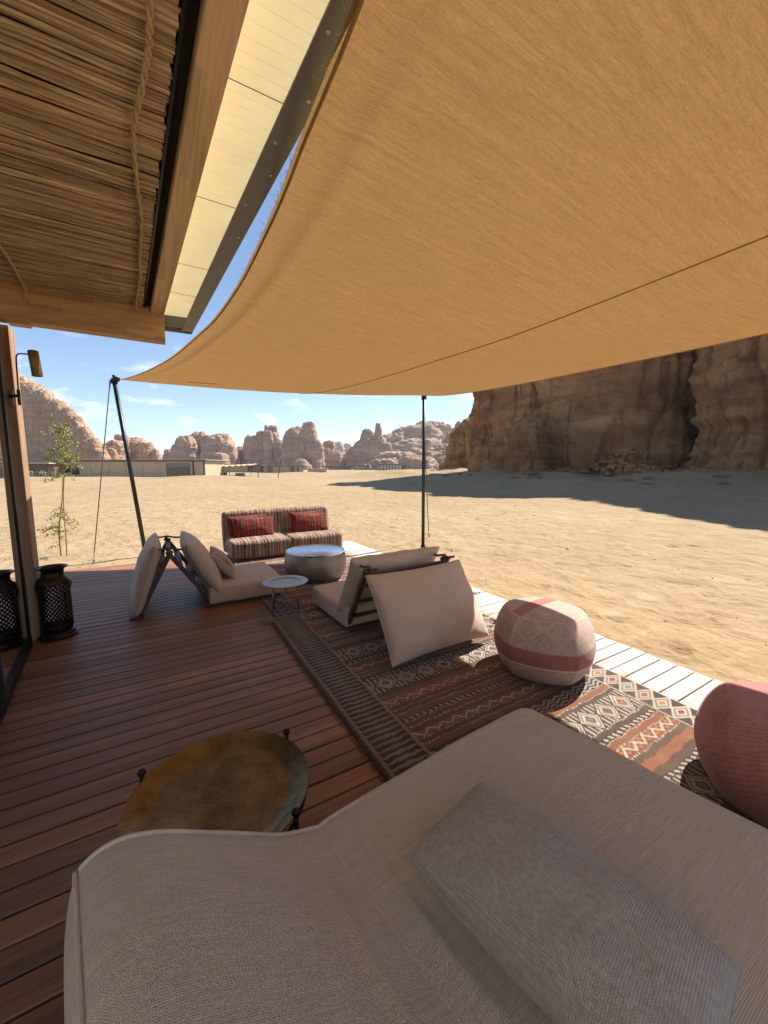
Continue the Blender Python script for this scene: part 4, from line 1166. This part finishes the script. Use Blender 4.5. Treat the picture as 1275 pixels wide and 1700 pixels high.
def soft_box(name, x0, x1, y0, y1, z0, z1, r, mat, parent=None, puff=0.012, seg=4, div=10, colf=None, seed=0, loc=None, rot=None):
    """upholstered block: rounded edges, slightly crowned faces"""
    bm = bmesh.new()
    bmesh.ops.create_cube(bm, size=1.0)
    for q in bm.verts: q.co = Vector(((x0 + x1) / 2 + q.co.x * (x1 - x0), (y0 + y1) / 2 + q.co.y * (y1 - y0), (z0 + z1) / 2 + q.co.z * (z1 - z0)))
    bmesh.ops.bevel(bm, geom=list(bm.edges), offset=r, segments=seg, profile=0.5, affect='EDGES')
    bmesh.ops.subdivide_edges(bm, edges=[e for e in bm.edges if e.calc_length() > r * 1.2], cuts=div, use_grid_fill=True)
    c = Vector(((x0 + x1) / 2, (y0 + y1) / 2, (z0 + z1) / 2)); h = Vector(((x1 - x0) / 2, (y1 - y0) / 2, (z1 - z0) / 2))
    for q in bm.verts:
        d = Vector(((q.co.x - c.x) / h.x, (q.co.y - c.y) / h.y, (q.co.z - c.z) / h.z))
        n_ = float(perlin(q.co.x * 5 + seed, q.co.y * 5, q.co.z * 5))
        k = [(1 - d.y ** 2) * (1 - d.z ** 2), (1 - d.x ** 2) * (1 - d.z ** 2), (1 - d.x ** 2) * (1 - d.y ** 2)]
        for a in range(3):
            q.co[a] += math.copysign(1, d[a]) * puff * abs(d[a]) ** 3 * max(0, k[a]) + 0.0025 * n_
    me = bpy.data.meshes.new(name); bm.to_mesh(me); bm.free()
    me.materials.append(mat)
    me.polygons.foreach_set('use_smooth', [True] * len(me.polygons))
    if colf is not None:
        co = np.array([q.co[:] for q in me.vertices]); paint(me, colf(co[:, 0], co[:, 1], co[:, 2]))
    return link(name, me, parent, loc, rot)

def stripes(x, period, table):
    """table: list of (end fraction, colour)"""
    f = (x / period) % 1.0
    C = np.zeros(x.shape + (3,)); lo = 0.0
    for hi, c in table:
        C[(f >= lo) & (f < hi)] = c; lo = hi
    return C

# ------------------------------------------------------------------ two floor loungers with leaning back cushions
def lounger(label, loc, rz, feet=True, lean=((-0.295, 0, 0.352), (0.39, 0, 0.58), 0.98, 0.69, 0.27), fx=-0.395):
    t = thing('floor_lounger', label, 'lounger', loc, rz)
    W = 0.45
    up = Vector((0.39, 0, 0.60)).normalized()
    for s in (-1, 1):
        y = s * (W - 0.05)
        MB().bar((fx, y, 0.02), (0.02, y, 0.655), 0.035, 0.045).build('leg', M['frame'], t, bevel=0.006)
        MB().bar((0.40, y, 0.02), (-0.02, y + s * 0.037, 0.655), 0.035, 0.045).build('leg', M['frame'], t, bevel=0.006)
        if feet: MB().box(fx - 0.075, fx + 0.05, y - 0.03, y + 0.03, 0.0, 0.028).build('foot', M['frame'], t, bevel=0.005)
        MB().tube([(-0.012, y, 0.60), (-0.012, y, 0.69)], 0.013, 8).build('peg', M['frame'], t)
        MB().tube([tuple(p) for p in catmull([(-0.14, y, 0.69), (-0.07, y + 0.012, 0.672), (0.0, y + 0.01, 0.678), (0.07, y + 0.012, 0.66), (0.14, y, 0.655)], 16)], 0.011, 7).build('strap', M['strap'], t)
    MB().bar((0, -W + 0.04, 0.60), (0, W - 0.04, 0.60), 0.05, 0.05).build('ridge_bar', M['frame'], t, bevel=0.008)
    for f in (0.22, 0.5, 0.78):
        MB().bar((fx * (1 - f), -W + 0.07, 0.02 + 0.60 * f), (fx * (1 - f), W - 0.07, 0.02 + 0.60 * f), 0.06, 0.015).build('slat', M['frame'], t)
        MB().bar((0.40 - 0.40 * f, -W + 0.07, 0.02 + 0.60 * f), (0.40 - 0.40 * f, W - 0.07, 0.02 + 0.60 * f), 0.06, 0.015).build('slat', M['frame'], t)
    MB().box(0.30, 1.10, -W + 0.03, W - 0.03, 0.012, 0.035).build('base', M['frame'], t, bevel=0.004)
    soft_box('seat_cushion', 0.345, 1.14, -W, W, 0.036, 0.225, 0.028, M['cushion'], t, 0.010)
    # outer cushion leans on the back of the frame, inner cushion above the seat
    pillow('back_cushion', lean[2], lean[3], lean[4], M['cushion'], t, frame_mtx(lean[0], (0, -1, 0), lean[1]), 1.0, pinch=0.05, n=48, m=40, ex=0.33, wr=0.014)
    up2 = Vector((-0.33, 0, 0.60)).normalized(); nr = Vector((0.60, 0, 0.33)).normalized()
    c = Vector((0.20, 0, 0.385)) + nr * 0.122
    pillow('back_cushion', 0.96, 0.62, 0.25, M['cushion'], t, frame_mtx(c, (0, 1, 0), up2), 2.3, pinch=0.05, n=48, m=40, ex=0.33, wr=0.014)
    return t
lounger('beige floor lounger at left, seat facing the drum table, on bare boards', (0.06, 4.82, 0), 0.0, True, ((-0.215, 0, 0.385), (0.17, 0, 0.58), 0.92, 0.70, 0.23), -0.30)
lounger('beige floor lounger on the brown rug, large back cushion turned to the camera', (1.85, 2.74, 0.012), rad(92), False)

def tan_stripe(x, y):
    C = stripes(x + 0.09, 0.20, [(0.30, (0.42, 0.31, 0.24)), (0.36, (0.10, 0.06, 0.045)), (0.44, (0.40, 0.24, 0.13)), (0.56, (0.28, 0.075, 0.045)), (0.64, (0.40, 0.24, 0.13)), (0.70, (0.10, 0.06, 0.045)), (1.0, (0.45, 0.34, 0.27))])
    f = ((x + 0.09) / 0.20) % 1
    C[(f > 0.45) & (f < 0.55) & (tri(y / 0.03) < 0.4)] = (0.55, 0.36, 0.2)
    return C
p_ = pillow('striped_pillow', 0.58, 0.36, 0.17, M['cloth'], None, frame_mtx((0.60, 4.84, 0.385), (0.10, 1, 0), (-0.50, 0, 0.62)), 4.0, tan_stripe, 80, 40, 0.06, None)
tag(p_, 'beige and brown striped pillow leaning on the left lounger back', 'pillow')

# ------------------------------------------------------------------ striped sofa with red pillows
SOFA = [(0.07, (0.40, 0.30, 0.22)), (0.11, (0.09, 0.055, 0.04)), (0.19, (0.33, 0.23, 0.16)), (0.22, (0.25, 0.06, 0.035)), (0.27, (0.09, 0.055, 0.04)), (0.35, (0.42, 0.32, 0.24)), (0.38, (0.30, 0.12, 0.06)),
        (0.45, (0.20, 0.135, 0.09)), (0.52, (0.44, 0.34, 0.26)), (0.56, (0.09, 0.055, 0.04)), (0.61, (0.30, 0.20, 0.14)), (0.66, (0.24, 0.06, 0.035)), (0.71, (0.38, 0.28, 0.21)), (0.79, (0.13, 0.085, 0.06)), (0.83, (0.40, 0.22, 0.11)), (0.92, (0.42, 0.33, 0.25)), (0.96, (0.10, 0.06, 0.045)), (1.0, (0.33, 0.23, 0.16))]
def sofa_col(x, y, z):
    C = stripes(x + 3.0, 0.36, SOFA)
    f = ((x + 3.0) / 0.36) % 1
    C[(f > 0.79 - 0.08) & (f < 0.79) & (tri((y + z) / 0.035) < 0.35)] = (0.42, 0.3, 0.2)
    return C * 0.8
t = thing('striped_sofa', 'low two seat sofa in brown and beige stripes at the far end of the deck', 'sofa', (1.88, 6.62, 0.008), rad(0.5))
for s in (-1, 1):
    xo = s * 0.475
    soft_box('seat', xo - 0.472, xo + 0.472, -0.34, 0.36, 0.04, 0.325, 0.055, M['cloth'], t, 0.018, 5, 60, sofa_col, s)
soft_box('backrest', -0.945, 0.945, -0.085, 0.085, -0.34, 0.36, 0.06, M['cloth'], t, 0.014, 5, 110, sofa_col, 4, (-0.03, 0.315, 0.385), (rad(-7), 0, 0))
MB().box(-0.85, 0.85, -0.26, 0.36, 0.0, 0.05).build('plinth', M['frame'], t)
def red_stripe(x, y):
    return _red_stripe(x, y) * np.array((0.50, 0.43, 0.48))
def _red_stripe(x, y):
    X = x + 0.33
    C = stripes(X, 0.66, [(0.05, (0.42, 0.07, 0.035)), (0.10, (0.30, 0.035, 0.025)), (0.13, (0.50, 0.13, 0.05)), (0.17, (0.33, 0.04, 0.03)), (0.24, (0.03, 0.02, 0.018)), (0.27, (0.45, 0.10, 0.04)), (0.33, (0.36, 0.045, 0.03)), (0.36, (0.50, 0.16, 0.06)), (0.40, (0.28, 0.03, 0.025)), (0.44, (0.46, 0.09, 0.04)),
                          (0.50, (0.035, 0.022, 0.02)), (0.53, (0.48, 0.14, 0.05)), (0.58, (0.33, 0.04, 0.03)), (0.61, (0.42, 0.30, 0.20)), (0.63, (0.30, 0.035, 0.025)), (0.70, (0.40, 0.06, 0.035)), (0.73, (0.50, 0.15, 0.06)), (0.77, (0.30, 0.035, 0.025)), (0.84, (0.03, 0.02, 0.018)), (0.88, (0.45, 0.10, 0.045)), (0.94, (0.33, 0.04, 0.03)), (1.0, (0.42, 0.07, 0.035))])
    f = X / 0.66
    for a, b_ in ((0.18, 0.23), (0.45, 0.49), (0.78, 0.83)):
        C[(f > a) & (f < b_) & (tri(y / 0.026) < 0.45)] = (0.40, 0.30, 0.22)
    return C
for cx_, cy_, cz_, tz, lb in [(1.30, 6.82, 0.515, 3, 'rear red striped pillow of the left pair on the striped sofa'), (1.36, 6.68, 0.49, -2, 'front red striped pillow of the left pair on the striped sofa'),
                              (2.36, 6.83, 0.525, 2, 'rear red striped pillow of the right pair on the striped sofa'), (2.36, 6.69, 0.495, -3, 'front red striped pillow of the right pair on the striped sofa')]:
    o = pillow('red_pillow', 0.66, 0.35, 0.15, M['cloth'], None, frame_mtx((cx_, cy_, cz_), (math.cos(rad(tz)), math.sin(rad(tz)), rad(tz) * 0.6), (0, 0.34, 0.94)), cx_ * 3, red_stripe, 110, 36, 0.06, None)
    tag(o, lb, 'pillow', 'red striped pillows on the sofa')

# ------------------------------------------------------------------ drum table, small tray table, brass tray table
t = thing('drum_table', 'hammered metal drum coffee table with a shiny round tray top', 'table', (1.80, 4.93, 0.008))
o = MB().lathe([(0.0001, 0.0), (0.33, 0.0), (0.365, 0.03), (0.405, 0.10), (0.418, 0.19), (0.412, 0.27), (0.397, 0.335), (0.389, 0.352), (0.37, 0.356)], 72).build('drum', M['silver'], t, smooth=True)
smooth_by_angle(o, 50)
o = MB().lathe([(0.0001, 0.357), (0.36, 0.357), (0.376, 0.362), (0.387, 0.372), (0.393, 0.371), (0.391, 0.354), (0.37, 0.352)], 72).build('tray_top', M['mirror'], t)
smooth_by_angle(o, 30)

t = thing('tray_table', 'small round tray table on thin brass legs at the rug corner', 'table', (1.11, 3.975, 0.012))
o = MB().lathe([(0.0001, 0.272), (0.15, 0.272), (0.158, 0.279), (0.225, 0.286), (0.236, 0.283), (0.234, 0.276), (0.16, 0.268), (0.0001, 0.264)], 64).build('tray', M['traytop'], t)
smooth_by_angle(o, 30)
q4 = [(math.cos(rad(a)) * 0.175, math.sin(rad(a)) * 0.175) for a in (28, 118, 208, 298)]
for x, y in q4: MB().tube([(x, y, 0), (x, y, 0.268)], 0.0065, 10).build('leg', M['brassrod'], t, smooth=True)
MB().tube([(*q4[0], 0.045), (*q4[2], 0.045)], 0.005, 8).build('stretcher', M['brassrod'], t)
MB().tube([(*q4[1], 0.056), (*q4[3], 0.056)], 0.005, 8).build('stretcher', M['brassrod'], t)

t = thing('brass_tray_table', 'aged brass round tray table on black iron legs beside the daybed', 'table', (0.135, 1.405, 0.0))
o = MB().lathe([(0.0001, 0.300), (0.10, 0.3005), (0.225, 0.302), (0.252, 0.306), (0.275, 0.318), (0.300, 0.334), (0.3125, 0.338), (0.3135, 0.334), (0.302, 0.328), (0.276, 0.312), (0.25, 0.300), (0.0001, 0.295)], 96).build('tray', M['brass'], t)
smooth_by_angle(o, 35)
for a in (141, 28, -52, -128):
    c_, s_ = math.cos(rad(a)), math.sin(rad(a)); r_ = 0.322
    MB().tube([(c_ * r_ * 1.02, s_ * r_ * 1.02, 0.0), (c_ * r_, s_ * r_, 0.345)], 0.0085, 10).ball((c_ * r_, s_ * r_, 0.358), 0.015).build('leg', M['iron'], t, smooth=True)
MB().tube([(math.cos(k * math.pi / 20) * 0.298, math.sin(k * math.pi / 20) * 0.298, 0.285) for k in range(41)], 0.007, 8, False).build('ring', M['iron'], t, smooth=True)
MB().bar((0.31 * math.cos(rad(141)), 0.31 * math.sin(rad(141)), 0.13), (0.31 * math.cos(rad(-52)), 0.31 * math.sin(rad(-52)), 0.13), 0.012).build('stretcher', M['iron'], t)
MB().bar((0.31 * math.cos(rad(28)), 0.31 * math.sin(rad(28)), 0.115), (0.31 * math.cos(rad(-128)), 0.31 * math.sin(rad(-128)), 0.115), 0.012).build('stretcher', M['iron'], t)

# ------------------------------------------------------------------ pierced lantern
t = thing('lantern', 'tall dark pierced metal lantern with a wide rim beside the timber post', 'lantern', (-0.845, 4.33, 0))
o = MB().lathe([(0.0001, 0.0), (0.142, 0.0), (0.146, 0.012), (0.138, 0.022), (0.128, 0.026), (0.124, 0.045), (0.108, 0.055), (0.112, 0.075), (0.116, 0.10), (0.112, 0.10), (0.10, 0.06), (0.0001, 0.05)], 48).build('base', M['lantern'], t); smooth_by_angle(o, 40)
v, f = [], []
na, nz_ = 22, 10
R_, z0, z1 = 0.1145, 0.10, 0.492
def cp(a, z): return (R_ * math.cos(a), R_ * math.sin(a), z)
da, dz = 2 * math.pi / na, (z1 - z0) / nz_
for i in range(na):
    for j in range(2 * nz_ - 1):
        ca = (i + (0.5 if j % 2 else 0.0)) * da; cz = z0 + (j + 1) * dz / 2
        outr = [(ca - da / 2, cz), (ca, cz - dz / 2), (ca + da / 2, cz), (ca, cz + dz / 2)]
        k0 = 0.60 + 0.06 * ((i * 7 + j * 3) % 3 - 1)
        inn = [(ca + (a - ca) * k0, cz + (z - cz) * k0) for a, z in outr]
        n0 = len(v); v += [cp(*q) for q in outr] + [cp(*q) for q in inn]
        f += [(n0 + q, n0 + (q + 1) % 4, n0 + 4 + (q + 1) % 4, n0 + 4 + q) for q in range(4)]
for i in range(na):
    for zc, sg in ((z0, 1), (z1, -1)):
        ca = (i + 0.5) * da
        n0 = len(v); v += [cp(ca - da / 2, zc), cp(ca + da / 2, zc), cp(ca, zc + sg * dz / 2)]
        f += [(n0, n0 + 1, n0 + 2) if sg > 0 else (n0 + 2, n0 + 1, n0)]
o = MB().add(v, f).build('pierced_body', M['lantern'], t)
md = o.modifiers.new('thickness', 'SOLIDIFY'); md.thickness = 0.003
o = MB().lathe([(0.1165, 0.490), (0.116, 0.505), (0.108, 0.525), (0.088, 0.545), (0.080, 0.560), (0.080, 0.595), (0.086, 0.610), (0.108, 0.622), (0.112, 0.628), (0.108, 0.632), (0.082, 0.622), (0.074, 0.60), (0.074, 0.555), (0.084, 0.538), (0.104, 0.52), (0.112, 0.495)], 48).build('neck', M['lantern'], t); smooth_by_angle(o, 40)
MB().lathe([(0.118, 0.096), (0.1195, 0.101), (0.118, 0.106)], 48).build('band', M['lantern'], t)
MB().lathe([(0.118, 0.486), (0.1195, 0.491), (0.118, 0.496)], 48).build('band', M['lantern'], t)
for a in (200, 20):
    MB().tube([(math.cos(rad(a)) * 0.119, math.sin(rad(a)) * 0.119, z) for z in (0.42, 0.455, 0.49)], [0.004, 0.008, 0.005], 8).build('handle_lug', M['lantern'], t)

# ------------------------------------------------------------------ poufs
def pouf(name, label, loc, R0, Ht, rz, colf, mat, corners=5, ca=0.035):
    na, nt = 200, 130
    prof = catmull([(0.02, 0.004), (0.62, 0.0), (0.78, 0.05), (0.93, 0.22), (1.0, 0.45), (0.955, 0.68), (0.84, 0.86), (0.74, 0.945), (0.62, 0.978), (0.35, 0.998), (0.002, 1.0)], nt) if False else None
    pr = np.array([(0.005, 0.0), (0.60, 0.0), (0.72, 0.02), (0.84, 0.09), (0.94, 0.22), (0.992, 0.36), (1.0, 0.46), (0.975, 0.60), (0.92, 0.74), (0.84, 0.86), (0.77, 0.93), (0.70, 0.965), (0.5, 0.985), (0.25, 0.997), (0.003, 1.0)])
    cr = catmull([(a, b_, 0) for a, b_ in pr], 400); cr = resample(cr, nt)
    a = np.linspace(0, 2 * np.pi, na, endpoint=False)
    A, I = np.meshgrid(a, np.arange(nt))
    rr, zz = cr[I, 0], cr[I, 1]
    k = (np.abs(np.cos(corners * A / 2)) ** 0.7 - 0.5)
    rad_ = R0 * rr * (1 - ca * 2 * (np.cos(np.pi * ((A * corners / (2 * np.pi)) % 1) - np.pi / 2) - 0.6) * sstep(0.3, 0.8, rr) * -1 * -1)
    X, Y, Z = rad_ * np.cos(A), rad_ * np.sin(A), Ht * zz
    C = colf(A.ravel(), rr.ravel(), zz.ravel(), X.ravel(), Y.ravel())
    o = link(name, grid_mesh(name, X, Y, Z, mat, True, C, True), None, loc, (0, 0, rz))
    return tag(o, label, 'pouf')
BEI, PNK, LIN = np.array((0.52, 0.36, 0.285)), np.array((0.38, 0.135, 0.115)), np.array((0.72, 0.56, 0.46))
def pouf_col(a, r, z, x, y):
    C = np.zeros(a.shape + (3,)) + BEI
    side = ~((z > 0.955))
    q = (z - 0.5) / 0.42; ua = a / (2 * np.pi) * 9
    dd = np.abs((ua % 1) - 0.5) * 2 + np.abs(((q * 1.2) % 1) - 0.5) * 2
    C[(np.abs((dd * 3.2) % 1 - 0.5) < 0.22) & (dd < 1.0)] = BEI * 0.78
    C[(np.abs((dd * 3.2) % 1 - 0.5) < 0.16) & (dd > 1.25)] = BEI * 0.76
    ridge = tri(a * 5 / (2 * np.pi)) > 0.975
    C[side & ridge] = LIN * 0.85
    m = (z > 0.33) & (z < 0.56); C[m] = PNK
    C[m & (tri(a * 60 / 6.283) < 0.2)] = PNK * 0.88
    C[(np.abs(z - 0.33) < 0.008) | (np.abs(z - 0.56) < 0.008)] = LIN
    top = z > 0.945
    qx = x * 0.5 + y * 0.866
    C[top] = BEI
    dt = np.abs(((x / 0.16) % 1) - 0.5) * 2 + np.abs(((y / 0.16) % 1) - 0.5) * 2
    C[top & (np.abs((dt * 3) % 1 - 0.5) < 0.2)] = BEI * 0.84
    C[top & (qx > 0.02) & (qx < 0.115)] = PNK
    C[np.abs(z - 0.95) < 0.006] = LIN * 0.8
    return C
pouf('patterned_pouf', 'pale pink patterned pouf with a darker pink band on the rug edge', (2.39, 1.765, 0.014), 0.352, 0.475, rad(38), pouf_col, M['cloth'])
def pouf_plain(a, r, z, x, y):
    C = np.zeros(a.shape + (3,)) + np.array((0.42, 0.185, 0.150))
    w = ((np.floor(a * 110 / 6.283) + np.floor(z * 62)) % 2) == 0
    C[w] = np.array((0.31, 0.128, 0.105))
    tp = z > 0.95
    w2 = ((np.floor(x / 0.012) + np.floor(y / 0.012)) % 2) == 0
    C[tp] = (0.42, 0.185, 0.150); C[tp & w2] = (0.31, 0.128, 0.105)
    return C
pouf('woven_pouf', 'dark rose woven pouf cut off by the right edge of the picture', (2.345, 0.43, 0.014), 0.36, 0.445, rad(10), pouf_plain, M['cloth'])

# ------------------------------------------------------------------ daybed in the foreground
def daybed():
    t = thing('daybed', 'large oatmeal upholstered daybed with a raised rolled back in the foreground', 'daybed', (0.6, 0.3, 0))
    # section from the front (right) over the seat, up the roll and down the back
    sec = [(1.45, 0.10), (1.47, 0.18), (1.475, 0.27), (1.465, 0.335), (1.44, 0.375), (1.39, 0.398), (1.25, 0.408), (1.0, 0.412), (0.75, 0.406), (0.55, 0.400), (0.44, 0.396), (0.383, 0.390), (0.365, 0.384), (0.347, 0.391), (0.30, 0.405), (0.24, 0.432), (0.17, 0.474), (0.09, 0.527), (0.0, 0.585), (-0.07, 0.624), (-0.125, 0.642), (-0.17, 0.637), (-0.205, 0.612), (-0.228, 0.565), (-0.240, 0.50), (-0.246, 0.40), (-0.246, 0.28), (-0.242, 0.18), (-0.235, 0.10)]
    c = catmull([(a, b_, 0) for a, b_ in sec], 420); c = resample(c, 190)
    sx_, sz_ = c[:, 0], c[:, 1]
    v = np.concatenate([0.13 * (1 - np.cos(np.linspace(0, np.pi / 2, 16))), np.linspace(0.14, 2.1, 110), 2.23 - 0.13 * (1 - np.cos(np.linspace(np.pi / 2, 0, 12)))])
    Xs, V = np.meshgrid(sx_, v); Zs, _ = np.meshgrid(sz_, v)
    # rounded ends: pull the section inwards near both ends
    r = 0.035
    dv = np.minimum(V, 2.23 - V)
    off = np.where(dv < r, r - np.sqrt(np.maximum(0, r * r - (r - dv) ** 2)), 0.0)
    rc = 0.16
    offx = np.where(dv < rc, rc - np.sqrt(np.maximum(0, rc * rc - (rc - dv) ** 2)), 0.0)
    offb = offx * 0.45
    Xs2 = np.minimum(Xs, 1.475 - offx * np.clip((Zs - 0.05) / 0.2, 0, 1)); Xs2 = np.maximum(Xs2, -0.246 + offb)
    Zs2 = np.where(Zs > 0.3, Zs - off * 0.9 * sstep(0.28, 0.38, Zs), Zs)
    # soft folds across the hollow and light unevenness
    hol = np.exp(-((Xs - 0.33) / 0.14) ** 2)
    Zs2 = Zs2 + hol * (0.006 * np.sin(V * 21 + 3 * perlin(Xs * 3, V * 2, 0)) * np.exp(-V * 2.2) + 0.004 * perlin(Xs * 12, V * 5, 1))
    for xr, am, v0, v1 in ((0.43, 0.013, 0.05, 0.75), (0.485, 0.010, 0.02, 0.5), (0.28, 0.011, 0.1, 1.2), (0.545, 0.007, 0.0, 0.35), (0.19, 0.006, 0.3, 1.0)):
        Zs2 = Zs2 + am * np.exp(-((Xs - xr - 0.03 * perlin(0.5, V * 2.2, xr * 30)) / 0.014) ** 2) * sstep(v0, v0 + 0.12, V) * (1 - sstep(v1 - 0.2, v1, V))
    Zs2 = Zs2 + 0.004 * perlin(Xs * 3, V * 3, 5) + 0.0025 * perlin(Xs * 8, V * 8, 8)
    X = Xs2 * 1.0 + 0.17 * V
    Y = 1.036 + 0.073 * Xs2 - V * 0.985
    cov = link('cover', grid_mesh('cover', X - 0.6, Y - 0.3, Zs2, M['linen'], True), t)
    # closed far end
    i0 = 0
    ring = [(X[i0, k] - 0.6, Y[i0, k] - 0.3, Zs2[i0, k]) for k in range(X.shape[1])]
    n = len(ring)
    low = [(p[0], p[1], 0.10) for p in ring]
    MB().add(ring + low, [(k, k + 1, n + k + 1, n + k) for k in range(n - 1)]).build('end_panel', M['linen'], t, smooth=True)
    def at_(xq, vi):
        k = int(np.argmin(np.abs(sx_ - xq) + (0 if xq > -0.2 else 0)))
        return (X[vi, k] - 0.6, Y[vi, k] - 0.3, Zs2[vi, k])
    kb = int(np.argmin(np.hypot(sx_ + 0.212, sz_ - 0.60)))
    ks = int(np.argmin(np.abs(sx_ - 0.52)))
    edge = [(X[7, k] - 0.6, Y[7, k] - 0.3 + 0.004, Zs2[7, k] + 0.003) for k in range(ks, kb)]
    pip = edge + [(X[i, kb] - 0.6 - 0.002, Y[i, kb] - 0.3, Zs2[i, kb] + 0.003) for i in range(4, X.shape[0] - 4, 2)]
    MB().tube(pip, 0.0052, 8).build('piping', M['piping'], t, smooth=True)
    kz = int(np.argmin(np.abs(sx_ - 0.366)))
    b = MB()
    for i in range(20, X.shape[0] - 14):
        for f_ in (0.15, 0.65):
            p = Vector((X[i, kz], Y[i, kz], Zs2[i, kz])) * (1 - f_) + Vector((X[i + 1, kz], Y[i + 1, kz], Zs2[i + 1, kz])) * f_
            q = Vector((X[i, kz], Y[i, kz], Zs2[i, kz])) * (0.75 - f_) + Vector((X[i + 1, kz], Y[i + 1, kz], Zs2[i + 1, kz])) * (0.25 + f_)
            b.tube([p - Vector((0.6 + 0.012, 0.3, -0.0015)), q - Vector((0.6 + 0.012, 0.3, -0.0015))], 0.0009, 4)
    o = b.build('stitching', M['piping'], t); o['kind'] = 'stuff'
    MB().tube([(X[i, kz] - 0.6, Y[i, kz] - 0.3, Zs2[i, kz] - 0.001) for i in range(12, X.shape[0] - 8, 2)], 0.0028, 6).build('seam', M['piping'], t, smooth=True)
    base = [(-0.20, 1.0), (1.40, 1.10), (1.74, -1.0), (0.14, -1.12)]
    bv = [(a - 0.6, b_ - 0.3, 0.0) for a, b_ in base] + [(a - 0.6, b_ - 0.3, 0.13) for a, b_ in base]
    MB().add(bv, [(0, 1, 2, 3), (7, 6, 5, 4), (0, 4, 5, 1), (1, 5, 6, 2), (2, 6, 7, 3), (3, 7, 4, 0)]).build('plinth', M['frame'], t)
daybed()
o = pillow('lumbar_pillow', 0.61, 0.335, 0.235, M['greywool'], None, frame_mtx((0.725, 0.475, 0.497), (-0.205, 0.96, 0.02), (-0.96, -0.12, -0.03)) @ Matrix.Rotation(0, 4, 'X'), 6.0, None, 50, 34, 0.02, 'greywool', 0.003, wr=0.011, ex=0.40)
tag(o, 'long grey wool lumbar pillow lying on the daybed', 'pillow')

# ------------------------------------------------------------------ desert air
def haze():
    b = MB().box(-1900, 1900, -1900, 1900, -3.5, 52.0)
    t = NT('desert haze')
    t.n.remove(t.b)
    v = t.nd('VolumePrincipled', {'Color': (0.80, 0.87, 0.95, 1), 'Density': 0.00032, 'Anisotropy': 0.2})
    t.l.new(v.outputs[0], t.out.inputs['Volume'])
    o = b.build('haze', t.m)
    tag(o, 'thin pale haze lying over the whole desert plain', 'haze', kind='stuff')
haze()
